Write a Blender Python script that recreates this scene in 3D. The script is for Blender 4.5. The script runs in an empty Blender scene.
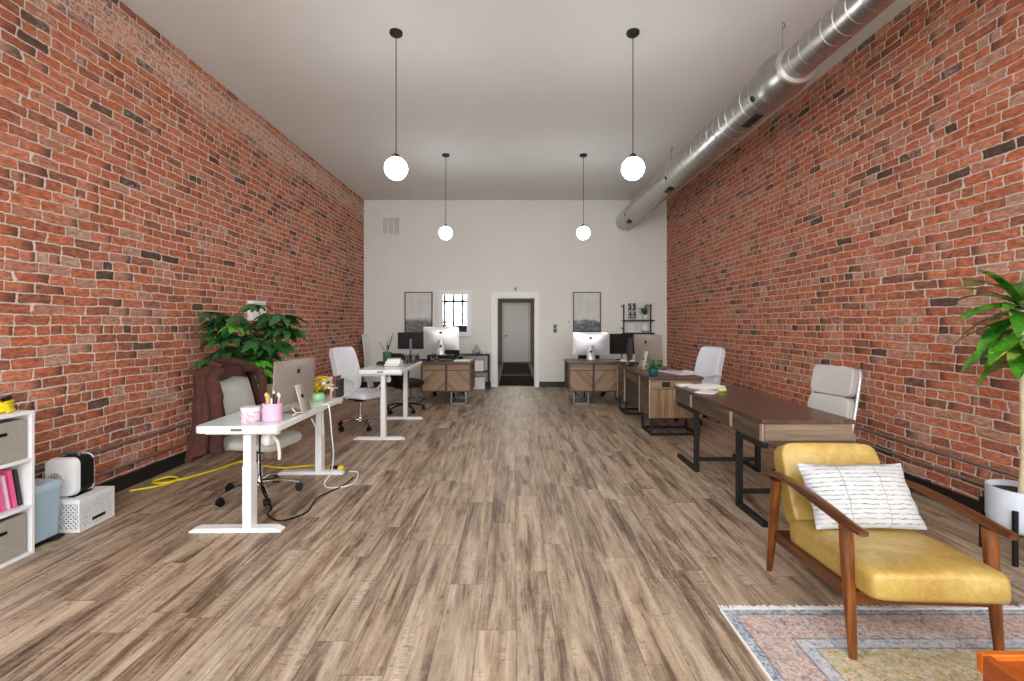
import bpy, bmesh, math, random
from mathutils import Vector, Matrix
R = math.radians
PI = math.pi
random.seed(7)
C = bpy.context.scene.collection

# ------------------------------------------------------------------ materials
def lin(c):
    out = []
    for v in c[:3]:
        v = v / 255.0
        out.append(v / 12.92 if v <= 0.04045 else ((v + 0.055) / 1.055) ** 2.4)
    return (out[0], out[1], out[2], 1.0)

class NT:
    """small wrapper for building node materials"""
    def __init__(s, name, rough=0.6, metal=0.0, spec=0.5):
        s.mat = bpy.data.materials.new(name)
        s.mat.use_nodes = True
        s.t = s.mat.node_tree
        s.b = s.t.nodes['Principled BSDF']
        s.b.inputs['Roughness'].default_value = rough
        s.b.inputs['Metallic'].default_value = metal
        s.b.inputs['Specular IOR Level'].default_value = spec
        g = s.t.nodes.new('ShaderNodeTexCoord')
        s.obj = g.outputs['Object']
        s.gen = g.outputs['Generated']
    def put(s, sock, v):
        if isinstance(v, bpy.types.NodeSocket):
            s.t.links.new(v, sock)
        elif v is not None:
            sock.default_value = v[:3] if sock.type == 'VECTOR' else v
    def m(s, op, a, b=None, c=None, clamp=False):
        n = s.t.nodes.new('ShaderNodeMath'); n.operation = op; n.use_clamp = clamp
        s.put(n.inputs[0], a); s.put(n.inputs[1], b); s.put(n.inputs[2], c)
        return n.outputs[0]
    def sep(s, v):
        n = s.t.nodes.new('ShaderNodeSeparateXYZ'); s.put(n.inputs[0], v)
        return n.outputs[0], n.outputs[1], n.outputs[2]
    def comb(s, x=0.0, y=0.0, z=0.0):
        n = s.t.nodes.new('ShaderNodeCombineXYZ')
        s.put(n.inputs[0], x); s.put(n.inputs[1], y); s.put(n.inputs[2], z)
        return n.outputs[0]
    def mapv(s, v, scale=(1, 1, 1), loc=(0, 0, 0), rot=(0, 0, 0)):
        n = s.t.nodes.new('ShaderNodeMapping'); s.put(n.inputs[0], v)
        n.inputs['Scale'].default_value = scale; n.inputs['Location'].default_value = loc
        n.inputs['Rotation'].default_value = rot
        return n.outputs[0]
    def noise(s, v, scale=5.0, detail=3.0, rough=0.5, color=False, dist=0.0):
        n = s.t.nodes.new('ShaderNodeTexNoise'); s.put(n.inputs['Vector'], v)
        n.inputs['Scale'].default_value = scale; n.inputs['Detail'].default_value = detail
        n.inputs['Roughness'].default_value = rough; n.inputs['Distortion'].default_value = dist
        return n.outputs['Color'] if color else n.outputs['Fac']
    def white(s, v):
        n = s.t.nodes.new('ShaderNodeTexWhiteNoise'); n.noise_dimensions = '3D'
        s.put(n.inputs['Vector'], v)
        return n.outputs['Value'], n.outputs['Color']
    def voro(s, v, scale, feature='F1', color=False):
        n = s.t.nodes.new('ShaderNodeTexVoronoi'); n.feature = feature
        s.put(n.inputs['Vector'], v); n.inputs['Scale'].default_value = scale
        return n.outputs['Color'] if color else n.outputs['Distance']
    def ramp(s, fac, stops, interp='LINEAR'):
        n = s.t.nodes.new('ShaderNodeValToRGB'); s.put(n.inputs[0], fac)
        cr = n.color_ramp; cr.interpolation = interp
        while len(cr.elements) > 1: cr.elements.remove(cr.elements[-1])
        cr.elements[0].position = stops[0][0]; cr.elements[0].color = lin(stops[0][1])
        for p, c in stops[1:]:
            e = cr.elements.new(p); e.color = lin(c)
        return n.outputs[0]
    def rng(s, v, a, b, c=0.0, d=1.0, smooth=True):
        n = s.t.nodes.new('ShaderNodeMapRange')
        if smooth: n.interpolation_type = 'SMOOTHSTEP'
        s.put(n.inputs[0], v)
        for i, q in enumerate((a, b, c, d)): s.put(n.inputs[i + 1], q)
        return n.outputs[0]
    def mix(s, fac, a, b, mode='MIX'):
        n = s.t.nodes.new('ShaderNodeMix'); n.data_type = 'RGBA'; n.blend_type = mode
        s.put(n.inputs['Factor'], fac)
        ins = [i for i in n.inputs if i.type == 'RGBA']
        s.put(ins[0], a); s.put(ins[1], b)
        return [o for o in n.outputs if o.type == 'RGBA'][0]
    def mul(s, col, f):
        n = s.t.nodes.new('ShaderNodeVectorMath'); n.operation = 'SCALE'
        s.put(n.inputs[0], col); s.put(n.inputs['Scale'], f)
        return n.outputs[0]
    def color(s, c): s.put(s.b.inputs['Base Color'], c)
    def rough(s, c): s.put(s.b.inputs['Roughness'], c)
    def bump(s, h, dist=0.01, strength=1.0):
        n = s.t.nodes.new('ShaderNodeBump'); s.put(n.inputs['Height'], h)
        n.inputs['Distance'].default_value = dist; n.inputs['Strength'].default_value = strength
        s.t.links.new(n.outputs[0], s.b.inputs['Normal'])

def plain(name, c, rough=0.5, metal=0.0, spec=0.5, var=0.06, scale=9.0, bump=0.0, bscale=60.0):
    """a plain finish with a faint procedural variation"""
    t = NT(name, rough, metal, spec)
    f = t.noise(t.obj, scale, 3.0)
    t.color(t.mul(lin(c), t.rng(f, 0.25, 0.75, 1 - var, 1 + var)))
    if bump: t.bump(t.noise(t.obj, bscale, 3.0), bump, 0.6)
    return t.mat

def wood(name, cs, axis='X', fine=60.0, stretch=0.06, rough=0.5, bump=0.0006, big=7.0):
    t = NT(name, rough)
    sc = {'X': (stretch, 1, 1), 'Y': (1, stretch, 1), 'Z': (1, 1, stretch)}[axis]
    v = t.mapv(t.obj, sc)
    a = t.noise(v, fine, 5.0, 0.65)
    b = t.noise(v, big, 3.0, 0.5, dist=1.5)
    f = t.m('ADD', t.m('MULTIPLY', a, 0.5), t.m('MULTIPLY', b, 0.5))
    n = len(cs)
    t.color(t.ramp(f, [(0.3 + 0.4 * i / (n - 1), c) for i, c in enumerate(cs)]))
    t.bump(a, bump, 0.5)
    return t.mat

def brick_material(name, seed, band):
    t = NT(name, 0.9, 0, 0.2)
    x, y, z = t.sep(t.obj)
    p = t.comb(t.m('ADD', y, seed), z, 0.0)
    n1 = t.noise(p, 1.3, 2.0); n2 = t.noise(t.mapv(p, loc=(9, 4, 0)), 9.0, 3.0); n3 = t.noise(t.mapv(p, loc=(3, 7, 0)), 28.0, 3.0, 0.6)
    H = 0.076
    v = t.m('ADD', z, t.m('ADD', t.m('MULTIPLY', t.m('SUBTRACT', n1, 0.5), 0.05), t.m('MULTIPLY', t.m('SUBTRACT', n2, 0.5), 0.026)))
    vr = t.m('DIVIDE', t.m('ADD', v, 1.0), H)
    row = t.m('FLOOR', vr); fv = t.m('FRACT', vr)
    hd = t.m('COMPARE', t.m('MODULO', row, 7.0), 3.0, 0.5)
    bw = t.m('ADD', t.m('MULTIPLY', hd, -0.108), 0.222)
    w1, _ = t.white(t.comb(row, seed, 3.3))
    u = t.m('ADD', y, t.m('MULTIPLY', t.m('SUBTRACT', n2, 0.5), 0.05))
    nj = t.noise(t.comb(t.m('MULTIPLY', y, 1.0), t.m('MULTIPLY', row, 7.31), seed), 3.2, 1.0)
    u = t.m('ADD', u, t.m('MULTIPLY', t.m('SUBTRACT', nj, 0.5), 0.22))
    uu = t.m('ADD', t.m('ADD', t.m('DIVIDE', t.m('ADD', u, 6.0), bw), t.m('MULTIPLY', t.m('MODULO', row, 2.0), 0.5)), t.m('MULTIPLY', w1, 0.35))
    idx = t.m('FLOOR', uu); fu = t.m('FRACT', uu)
    du = t.m('MULTIPLY', t.m('MINIMUM', fu, t.m('SUBTRACT', 1.0, fu)), bw)
    dv = t.m('MULTIPLY', t.m('MINIMUM', fv, t.m('SUBTRACT', 1.0, fv)), H)
    d = t.m('SMOOTH_MIN', du, dv, 0.012)
    chip = t.m('MULTIPLY', t.m('SUBTRACT', n3, 0.5), 0.022)
    d = t.m('ADD', d, chip)
    mask = t.rng(d, 0.0032, 0.0085)
    rv, rc = t.white(t.comb(idx, row, seed))
    rv2, _ = t.white(t.comb(row, idx, seed + 5.0))
    brick = t.ramp(rv, [(0.0, (92, 74, 66)), (0.035, (112, 84, 72)), (0.06, (150, 98, 78)), (0.25, (180, 108, 80)),
                        (0.45, (202, 118, 84)), (0.62, (192, 112, 82)), (0.78, (208, 134, 102)), (0.9, (188, 130, 106)), (1.0, (196, 154, 132))])
    inner = t.noise(t.mapv(p, (1, 2.4, 1), (seed * 3, 0, 0)), 16.0, 5.0, 0.7)
    brick = t.mul(brick, t.rng(inner, 0.28, 0.75, 0.5, 1.4))
    burnt = t.m('MULTIPLY', t.rng(rv2, 0.22, 0.20), t.rng(t.m('ADD', fu, t.m('MULTIPLY', t.m('SUBTRACT', inner, 0.5), 1.6)), 0.55, 0.95))
    brick = t.mix(t.m('MULTIPLY', burnt, 0.8), brick, lin((74, 58, 54)))
    pit = t.rng(t.noise(t.mapv(p, (1, 1.8, 1), (17, 5, 0)), 38.0, 4.0, 0.7), 0.62, 0.7)
    brick = t.mix(t.m('MULTIPLY', pit, 0.55), brick, lin((84, 56, 48)))
    blotch = t.rng(t.noise(t.mapv(p, loc=(31, 11, 0)), 2.2, 4.0, 0.6), 0.55, 0.75)
    dirty = t.m('MULTIPLY', t.m('MULTIPLY', blotch, t.rng(n3, 0.42, 0.62)), 0.55)
    top = t.m('MULTIPLY', t.rng(z, 3.72, 3.9), t.rng(z, 4.2, 4.08)) if band else t.m('MULTIPLY', t.rng(z, 4.1, 4.2), 0.4)
    smear = t.m('MAXIMUM', dirty, t.m('MULTIPLY', t.m('MULTIPLY', top, t.rng(n3, 0.35, 0.65)), 0.6))
    mort = t.ramp(n3, [(0.22, (170, 138, 122)), (0.42, (228, 204, 188)), (0.75, (246, 232, 220))])
    brick = t.mix(smear, brick, mort)
    t.color(t.mix(mask, mort, brick))
    t.bump(t.m('ADD', t.m('MULTIPLY', mask, t.m('ADD', 0.75, t.m('MULTIPLY', rv2, 0.35))), t.m('MULTIPLY', inner, 0.5)), 0.02, 1.0)
    return t.mat

def floor_material():
    t = NT('plank_floor', 0.42, 0, 0.4)
    x, y, z = t.sep(t.obj)
    W, L = 0.182, 1.22
    cx = t.m('DIVIDE', t.m('ADD', x, 10.0), W)
    col = t.m('FLOOR', cx); fx = t.m('FRACT', cx)
    o, _ = t.white(t.comb(col, 2.0, 0.0))
    cy = t.m('ADD', t.m('DIVIDE', t.m('ADD', y, 10.0), L), o)
    row = t.m('FLOOR', cy); fy = t.m('FRACT', cy)
    r1, rc = t.white(t.comb(col, row, 1.0))
    r2, _ = t.white(t.comb(row, col, 4.0))
    px = t.m('ADD', x, t.m('MULTIPLY', r1, 13.0)); py = t.m('ADD', y, t.m('MULTIPLY', r2, 17.0))
    g1 = t.noise(t.comb(px, t.m('MULTIPLY', py, 0.04), 0.0), 60.0, 5.0, 0.7)
    g2 = t.noise(t.comb(px, t.m('MULTIPLY', py, 0.075), 3.0), 9.5, 8.0, 0.68, dist=1.3)
    g3 = t.noise(t.comb(t.m('MULTIPLY', px, 0.22), py, 7.0), 55.0, 3.0, 0.7)
    g4 = t.noise(t.comb(px, t.m('MULTIPLY', py, 0.2), 11.0), 6.0, 3.0, 0.6, dist=0.6)
    f = t.m('ADD', t.m('ADD', t.m('MULTIPLY', g1, 0.22), t.m('MULTIPLY', g2, 0.50)), t.m('ADD', t.m('MULTIPLY', g3, 0.06), t.m('MULTIPLY', g4, 0.22)))
    f = t.m('ADD', f, t.m('MULTIPLY', t.m('SUBTRACT', r1, 0.5), 0.035))
    c = t.ramp(f, [(0.38, (70, 55, 44)), (0.44, (116, 97, 80)), (0.49, (156, 137, 116)), (0.54, (180, 162, 140)), (0.61, (204, 188, 166))])
    warm = t.mix(t.m('MULTIPLY', r2, 0.35), c, t.mix(1.0, c, lin((255, 236, 214)), 'MULTIPLY'))
    # saw-marked, flaky dark patches
    patch = t.m('MULTIPLY', t.rng(g4, 0.50, 0.62), t.rng(t.m('ADD', t.m('MULTIPLY', g1, 0.55), t.m('MULTIPLY', g3, 0.45)), 0.5, 0.58))
    warm = t.mix(t.m('MULTIPLY', patch, 0.6), warm, lin((72, 53, 40)))
    g5 = t.noise(t.comb(t.m('MULTIPLY', px, 1.0), t.m('MULTIPLY', py, 0.28), 19.0), 42.0, 6.0, 0.75)
    warm = t.mix(t.m('MULTIPLY', t.rng(g5, 0.56, 0.66), 0.35), warm, lin((206, 190, 168)))
    warm = t.mix(t.m('MULTIPLY', t.m('MULTIPLY', t.rng(g5, 0.44, 0.36), t.rng(g4, 0.54, 0.46)), 0.7), warm, lin((74, 56, 44)))
    ex = t.m('MULTIPLY', t.m('MINIMUM', fx, t.m('SUBTRACT', 1.0, fx)), W)
    ey = t.m('MULTIPLY', t.m('MINIMUM', fy, t.m('SUBTRACT', 1.0, fy)), L)
    gap = t.rng(t.m('MINIMUM', ex, ey), 0.0008, 0.0026)
    t.color(t.mix(gap, t.mul(warm, 0.45), warm))
    t.rough(t.rng(g2, 0.3, 0.7, 0.36, 0.52))
    t.bump(t.m('ADD', t.m('MULTIPLY', gap, 1.0), t.m('MULTIPLY', g1, 0.4)), 0.0015, 0.6)
    return t.mat

def rug_material(w, h):
    """faded persian style pattern laid out from the rug's edge inward"""
    t = NT('rug_pile', 0.95, 0, 0.1)
    x, y, z = t.sep(t.obj)
    ex = t.m('SUBTRACT', w / 2, t.m('ABSOLUTE', x)); ey = t.m('SUBTRACT', h / 2, t.m('ABSOLUTE', y))
    e = t.m('MINIMUM', ex, ey)
    v = t.comb(t.m('ABSOLUTE', x), t.m('ABSOLUTE', y), 0.0)
    n1 = t.noise(v, 15.0, 4.0, 0.65, dist=2.0); n2 = t.noise(t.obj, 45.0, 4.0, 0.7); n3 = t.noise(t.mapv(v, loc=(5, 2, 0)), 23.0, 4.0, 0.65, dist=2.0)
    vd = t.voro(t.mapv(v, (1, 1.5, 1)), 15.0); vc = t.voro(v, 9.0, color=True)
    blue = t.ramp(n3, [(0.35, (92, 112, 132)), (0.5, (158, 168, 180)), (0.62, (196, 194, 194))])
    rose = t.ramp(n1, [(0.33, (112, 108, 116)), (0.42, (184, 160, 150)), (0.5, (204, 190, 180)), (0.58, (184, 134, 112)), (0.68, (158, 168, 180))])
    pale = t.ramp(n3, [(0.36, (122, 140, 160)), (0.48, (192, 196, 204)), (0.62, (206, 196, 186))])
    ochre = t.ramp(n1, [(0.32, (120, 134, 136)), (0.42, (186, 172, 132)), (0.5, (198, 178, 122)), (0.57, (206, 198, 178)), (0.66, (176, 96, 62))])
    field = t.ramp(n3, [(0.34, (112, 138, 146)), (0.45, (176, 176, 160)), (0.52, (198, 172, 112)), (0.6, (204, 190, 170)), (0.7, (168, 120, 92))])
    ew = t.m('ADD', e, t.m('MULTIPLY', t.m('SUBTRACT', n3, 0.5), 0.025))
    c = blue
    c = t.mix(t.rng(ew, 0.045, 0.05), c, rose)
    c = t.mix(t.rng(ew, 0.225, 0.23), c, pale)
    c = t.mix(t.rng(ew, 0.29, 0.295), c, ochre)
    c = t.mix(t.rng(ew, 0.55, 0.56), c, field)
    for k in (0.046, 0.228, 0.292, 0.55):
        ln = t.m('SUBTRACT', 1.0, t.rng(t.m('ABSOLUTE', t.m('SUBTRACT', e, k)), 0.003, 0.007))
        c = t.mix(t.m('MULTIPLY', ln, 0.7), c, lin((104, 116, 132)))
    ring = t.m('SUBTRACT', 1.0, t.rng(t.m('ABSOLUTE', t.m('SUBTRACT', vd, 0.32)), 0.02, 0.07))
    c = t.mix(t.m('MULTIPLY', ring, 0.45), c, lin((214, 210, 206)))
    dot = t.m('SUBTRACT', 1.0, t.rng(vd, 0.08, 0.14))
    c = t.mix(t.m('MULTIPLY', dot, 0.7), c, t.mix(0.65, vc, lin((176, 104, 66))))
    worn = t.rng(n2, 0.45, 0.7)
    c = t.mix(t.m('MULTIPLY', worn, 0.4), c, lin((206, 198, 190)))
    c = t.mul(c, t.rng(n2, 0.3, 0.7, 0.75, 1.05))
    t.color(c); t.bump(n2, 0.003, 0.7)
    return t.mat

def parquet(name, period, cs):
    """boards laid as a V, mirrored every `period` along local x"""
    t = NT(name, 0.55)
    x, y, z = t.sep(t.obj)
    k = t.m('ABSOLUTE', t.m('SUBTRACT', t.m('FRACT', t.m('DIVIDE', t.m('ADD', x, 20.0), period)), 0.5))
    k = t.m('MULTIPLY', k, period)
    a = t.m('ADD', z, k); b = t.m('SUBTRACT', z, k)
    plank = t.m('FLOOR', t.m('DIVIDE', a, 0.075))
    rv, _ = t.white(t.comb(plank, t.m('FLOOR', t.m('DIVIDE', t.m('ADD', x, 20.0), period / 2)), 0.0))
    g = t.noise(t.comb(t.m('ADD', a, t.m('MULTIPLY', rv, 5.0)), t.m('MULTIPLY', b, 0.08), 0.0), 70.0, 4.0, 0.65)
    f = t.m('ADD', t.m('MULTIPLY', g, 0.7), t.m('MULTIPLY', rv, 0.3))
    n = len(cs)
    t.color(t.ramp(f, [(0.2 + 0.6 * i / (n - 1), c) for i, c in enumerate(cs)]))
    return t.mat

def emit(name, c, strength):
    t = NT(name)
    t.b.inputs['Base Color'].default_value = lin(c)
    f = t.noise(t.obj, 4.0, 1.0)
    t.put(t.b.inputs['Emission Color'], t.mul(lin(c), t.rng(f, 0, 1, 0.98, 1.02)))
    t.b.inputs['Emission Strength'].default_value = strength
    return t.mat

def glass(name, c=(235, 240, 240)):
    t = NT(name, 0.05)
    t.color(t.mul(lin(c), t.rng(t.noise(t.obj, 3.0), 0, 1, 0.97, 1.0)))
    t.b.inputs['Transmission Weight'].default_value = 0.9
    t.b.inputs['IOR'].default_value = 1.35
    return t.mat

def metal_dir(name, c, rough):
    t = NT(name, rough, 1.0)
    f = t.noise(t.mapv(t.obj, (1, 1, 1)), 30.0, 3.0)
    t.color(t.mul(lin(c), t.rng(f, 0.2, 0.8, 0.9, 1.06)))
    return t.mat

M = {}
M['brick_left'] = brick_material('old_brick_left', 1.7, True)
M['brick_right'] = brick_material('old_brick_right', 41.3, False)
M['floor'] = floor_material()
M['ceiling'] = plain('ceiling_paint', (222, 224, 220), 0.9, spec=0.2, var=0.02, scale=1.2)
M['wall'] = plain('wall_paint', (230, 229, 222), 0.85, spec=0.2, var=0.015, scale=2.0)
M['trim_white'] = plain('white_trim_paint', (238, 238, 236), 0.45, var=0.02)
M['black'] = plain('black_satin', (20, 20, 21), 0.45)
M['black_metal'] = plain('black_powder_coat', (24, 23, 23), 0.5, spec=0.4)
M['black_plastic'] = plain('black_plastic', (12, 12, 13), 0.5, spec=0.3)
M['screen'] = plain('dark_screen', (8, 9, 11), 0.3, spec=0.3)
M['white_metal'] = plain('white_powder_coat', (232, 232, 230), 0.4, var=0.02)
M['white_plastic'] = plain('white_plastic', (234, 234, 234), 0.4, var=0.02)
M['glass_top'] = plain('mint_glass_top', (208, 222, 216), 0.08, var=0.02)
M['alu'] = plain('satin_aluminium', (214, 214, 216), 0.36, 0.55, var=0.02)
M['alu_warm'] = plain('aluminium_back', (186, 178, 170), 0.42, 0.55, var=0.02)
M['chrome'] = metal_dir('chrome', (220, 220, 222), 0.12)
M['galv'] = metal_dir('galvanised_duct', (178, 176, 172), 0.36)
M['seam'] = metal_dir('duct_seam', (226, 224, 220), 0.4)
M['steel_grey'] = plain('grey_steel', (120, 120, 120), 0.4, 0.6)
M['pipe'] = plain('conduit_grey', (142, 128, 116), 0.45, 0.5)
M['leather_white'] = plain('white_leather', (226, 227, 232), 0.5, var=0.03, bump=0.002, bscale=40)
M['leather_grey'] = plain('pale_grey_leather', (186, 184, 178), 0.45, var=0.04, bump=0.002, bscale=40)
M['leather_seat'] = plain('stone_grey_leather', (190, 188, 180), 0.5, var=0.04, bump=0.002, bscale=40)
M['black_fabric'] = plain('black_mesh_fabric', (24, 24, 26), 0.85, bump=0.001, bscale=300)
M['jacket'] = plain('brown_fleece', (74, 46, 40), 0.95, spec=0.15, var=0.22, scale=14, bump=0.006, bscale=50)
M['pink'] = plain('pink_ceramic', (226, 178, 206), 0.35, var=0.03)
M['ink'] = plain('dark_ink', (28, 28, 30), 0.6)
M['yellow'] = plain('yellow_plastic', (232, 212, 20), 0.4)
M['yellow_petal'] = plain('yellow_petal', (244, 208, 24), 0.6, var=0.1)
M['white_petal'] = plain('white_petal', (240, 236, 214), 0.6, var=0.05)
M['green_glaze'] = plain('pale_green_glass', (150, 200, 150), 0.2)
M['green_pot'] = plain('green_pot', (52, 92, 62), 0.5)
M['teal'] = plain('teal_glaze', (30, 92, 110), 0.25)
M['soil'] = plain('potting_soil', (38, 28, 22), 0.95, var=0.3, scale=40, bump=0.01)
M['paper'] = plain('white_paper', (236, 234, 230), 0.7, var=0.03)
M['paper_lilac'] = plain('lilac_paper', (222, 212, 226), 0.7, var=0.04)
M['lime'] = plain('lime_note', (182, 206, 110), 0.6)
M['book_brown'] = plain('brown_book_cover', (112, 66, 54), 0.6)
M['book_pale'] = plain('pale_book_cover', (204, 194, 176), 0.6)
M['book_dark'] = plain('dark_book_cover', (48, 44, 44), 0.6)
M['pink_file'] = plain('pink_file', (228, 96, 150), 0.5)
M['pink_pale'] = plain('pale_pink_file', (240, 190, 208), 0.5)
M['bin_fabric'] = plain('grey_linen', (158, 152, 142), 0.9, var=0.08, scale=60, bump=0.001, bscale=200)
M['blue_bin'] = plain('powder_blue_enamel', (164, 190, 204), 0.35, var=0.02)
M['mint_bin'] = plain('powder_blue_lid', (172, 198, 210), 0.3, var=0.02)
M['terrazzo'] = plain('planter_white', (206, 214, 222), 0.45, var=0.02)
M['cane'] = plain('cream_cane', (214, 196, 164), 0.75, var=0.12, scale=18)
M['amber_plastic'] = plain('light_grey_plastic', (212, 212, 208), 0.4)
M['cable_white'] = plain('white_cable', (226, 226, 222), 0.5)
M['leather_yellow'] = None
M['mirror'] = metal_dir('silvered_glass', (235, 238, 238), 0.02)
M['globe'] = emit('opal_globe_glow', (248, 251, 255), 40.0)
M['added_hall_lamp'] = emit('added_hall_glow', (255, 248, 240), 190.0)  # glow of the light added in the hallway
M['door'] = plain('grey_door_paint', (196, 198, 198), 0.5, var=0.02)
M['door_frame'] = plain('stone_door_frame', (190, 184, 174), 0.5, var=0.02)
M['hall_wall'] = plain('hall_wall_shaded', (112, 104, 96), 0.85, var=0.03)  # dim hallway shade put into a darker wall colour
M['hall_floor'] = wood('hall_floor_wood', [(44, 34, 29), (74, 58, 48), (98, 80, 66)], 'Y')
M['desk_top'] = wood('espresso_top', [(52, 36, 30), (78, 56, 46), (98, 74, 62), (124, 100, 86)], 'X', rough=0.32)
M['desk_side'] = wood('weathered_oak', [(60, 48, 38), (98, 80, 62), (132, 108, 84), (160, 134, 106)], 'X', rough=0.6)
M['desk_side_z'] = wood('weathered_oak_upright', [(74, 56, 40), (118, 92, 66), (150, 120, 88), (176, 146, 112)], 'Z', rough=0.6)
M['desk_dark'] = wood('dark_oak_frame', [(46, 38, 31), (72, 60, 49), (94, 80, 66)], 'X', rough=0.6)
M['post'] = wood('pale_oak_post', [(126, 110, 92), (164, 148, 128), (188, 172, 150)], 'Z', rough=0.6)
M['desk_front'] = wood('dark_oak_front', [(52, 41, 32), (84, 66, 50), (112, 90, 68), (134, 110, 84)], 'X', rough=0.6)
M['drawer_oak'] = wood('drawer_front_oak', [(110, 86, 62), (140, 112, 84), (166, 138, 108)], 'X', rough=0.6)
M['parquet'] = parquet('chevron_oak', 0.86, [(98, 76, 56), (128, 102, 76), (148, 120, 92), (168, 140, 112)])
M['walnut'] = wood('oiled_walnut', [(36, 17, 8), (70, 36, 15), (100, 54, 20), (134, 78, 32)], 'Y', fine=50, rough=0.3, big=10)
M['walnut_z'] = wood('oiled_walnut_upright', [(46, 22, 9), (88, 46, 16), (124, 68, 23), (156, 92, 36)], 'Z', fine=50, rough=0.3, big=10)
M['teak'] = wood('orange_teak', [(124, 54, 15), (152, 72, 22), (172, 88, 30)], 'Y', fine=40, rough=0.3, big=4)
M['grey_wood'] = wood('grey_wood_planter', [(112, 94, 78), (146, 124, 104), (176, 154, 132)], 'Z', fine=40, rough=0.7)

def leaf_mat(name, c1, c2, edge=None):
    t = NT(name, 0.2, 0, 0.7)
    f = t.noise(t.obj, 6.0, 3.0, 0.6)
    g = t.noise(t.obj, 50.0, 2.0)
    c = t.ramp(f, [(0.35, c1), (0.62, c2)])
    if edge: c = t.mix(t.rng(t.noise(t.mapv(t.obj, loc=(4, 4, 4)), 9.0, 3.0), 0.6, 0.72), c, lin(edge))
    t.color(t.mul(c, t.rng(g, 0.2, 0.8, 0.85, 1.15)))
    t.b.inputs['Subsurface Weight'].default_value = 0.0
    return t.mat
M['leaf_dark'] = leaf_mat('dark_green_leaf', (22, 56, 32), (60, 112, 54))
M['leaf_bright'] = leaf_mat('fresh_green_leaf', (44, 118, 30), (92, 168, 48))
M['leaf_right'] = leaf_mat('strap_leaf', (24, 76, 22), (84, 150, 40), (186, 198, 84))
M['leaf_snake'] = leaf_mat('snake_leaf', (30, 44, 30), (62, 76, 50))

def yellow_leather():
    t = NT('mustard_leather', 0.36, 0, 0.5)
    a = t.noise(t.obj, 5.0, 4.0, 0.6, dist=1.0); b = t.noise(t.obj, 38.0, 4.0, 0.6); c = t.noise(t.mapv(t.obj, (1, 0.35, 1)), 16.0, 4.0, 0.65, dist=3.0)
    f = t.m('ADD', t.m('MULTIPLY', a, 0.7), t.m('MULTIPLY', b, 0.3))
    col = t.ramp(f, [(0.3, (150, 117, 46)), (0.48, (173, 142, 69)), (0.62, (186, 159, 90)), (0.78, (198, 177, 118))])
    vein = t.m('SUBTRACT', 1.0, t.rng(t.m('ABSOLUTE', t.m('SUBTRACT', c, 0.5)), 0.0, 0.022))
    col = t.mix(t.m('MULTIPLY', vein, 0.16), col, lin((236, 214, 160)))
    t.color(col); t.bump(t.m('ADD', b, t.m('MULTIPLY', vein, -0.5)), 0.002, 0.4)
    return t.mat
M['leather_yellow'] = yellow_leather()

def pillow_mat():
    t = NT('woven_pillow_cover', 0.95, 0, 0.1)
    x, y, z = t.sep(t.obj)
    w = t.noise(t.comb(t.m('MULTIPLY', x, 5.0), z, 0.0), 6.0, 3.0, 0.6)
    zz = t.m('ADD', z, t.m('MULTIPLY', t.m('SUBTRACT', w, 0.5), 0.012))
    s = t.m('FRACT', t.m('DIVIDE', t.m('ADD', zz, 2.0), 0.022))
    line = t.m('SUBTRACT', 1.0, t.rng(t.m('ABSOLUTE', t.m('SUBTRACT', s, 0.5)), 0.07, 0.19))
    brk = t.rng(t.noise(t.comb(t.m('MULTIPLY', x, 3.0), t.m('MULTIPLY', z, 30.0), 2.0), 8.0, 3.0, 0.7), 0.42, 0.58)
    v = t.m('FRACT', t.m('DIVIDE', t.m('ADD', t.m('ADD', x, 2.03), t.m('MULTIPLY', w, 0.02)), 0.185))
    vl = t.m('SUBTRACT', 1.0, t.rng(t.m('ABSOLUTE', t.m('SUBTRACT', v, 0.5)), 0.008, 0.022))
    col = t.mix(t.m('MULTIPLY', t.m('MULTIPLY', line, brk), 0.85), lin((186, 186, 184)), lin((78, 80, 86)))
    col = t.mix(t.m('MULTIPLY', vl, 0.6), col, lin((120, 120, 124)))
    t.color(col); t.bump(t.noise(t.obj, 120.0, 2.0), 0.003, 0.6)
    return t.mat
M['pillow'] = pillow_mat()

def art_mat(name, horizon, dark, mid, hill):
    t = NT(name, 0.6)
    x, y, z = t.sep(t.gen)
    n = t.noise(t.mapv(t.gen, (1.6, 1, 3)), 2.0, 4.0, 0.55); n2 = t.noise(t.mapv(t.gen, (2.5, 1, 5), (3, 3, 3)), 2.0, 4.0, 0.55)
    sky = t.ramp(n, [(0.3, (204, 202, 198)), (0.5, (212, 211, 207)), (0.7, (220, 219, 216))])
    hz = t.m('ADD', z, t.m('MULTIPLY', t.m('SUBTRACT', n, 0.5), hill))
    land = t.ramp(n2, [(0.3, dark), (0.55, mid), (0.75, (150, 156, 152))])
    c = t.mix(t.rng(hz, horizon + 0.09, horizon - 0.06), sky, land)
    t.color(c)
    return t.mat
M['art_left'] = art_mat('misty_field_print', 0.30, (84, 94, 90), (116, 124, 118), 0.10)
M['art_right'] = art_mat('misty_hill_print', 0.24, (64, 78, 78), (112, 122, 122), 0.45)
M['runner'] = None
def runner_mat():
    t = NT('dark_runner_pile', 0.95, 0, 0.1)
    x, y, z = t.sep(t.obj)
    n = t.noise(t.obj, 9.0, 3.0, 0.6)
    band = t.m('SUBTRACT', 1.0, t.rng(t.m('ABSOLUTE', t.m('SUBTRACT', y, 13.35)), 0.2, 0.32))
    pat = t.rng(t.noise(t.obj, 16.0, 3.0, 0.7), 0.46, 0.56)
    c = t.ramp(n, [(0.3, (22, 17, 17)), (0.7, (40, 30, 29))])
    c = t.mix(t.m('MULTIPLY', band, pat), c, lin((150, 116, 108)))
    t.color(c)
    return t.mat
M['runner'] = runner_mat()
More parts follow.
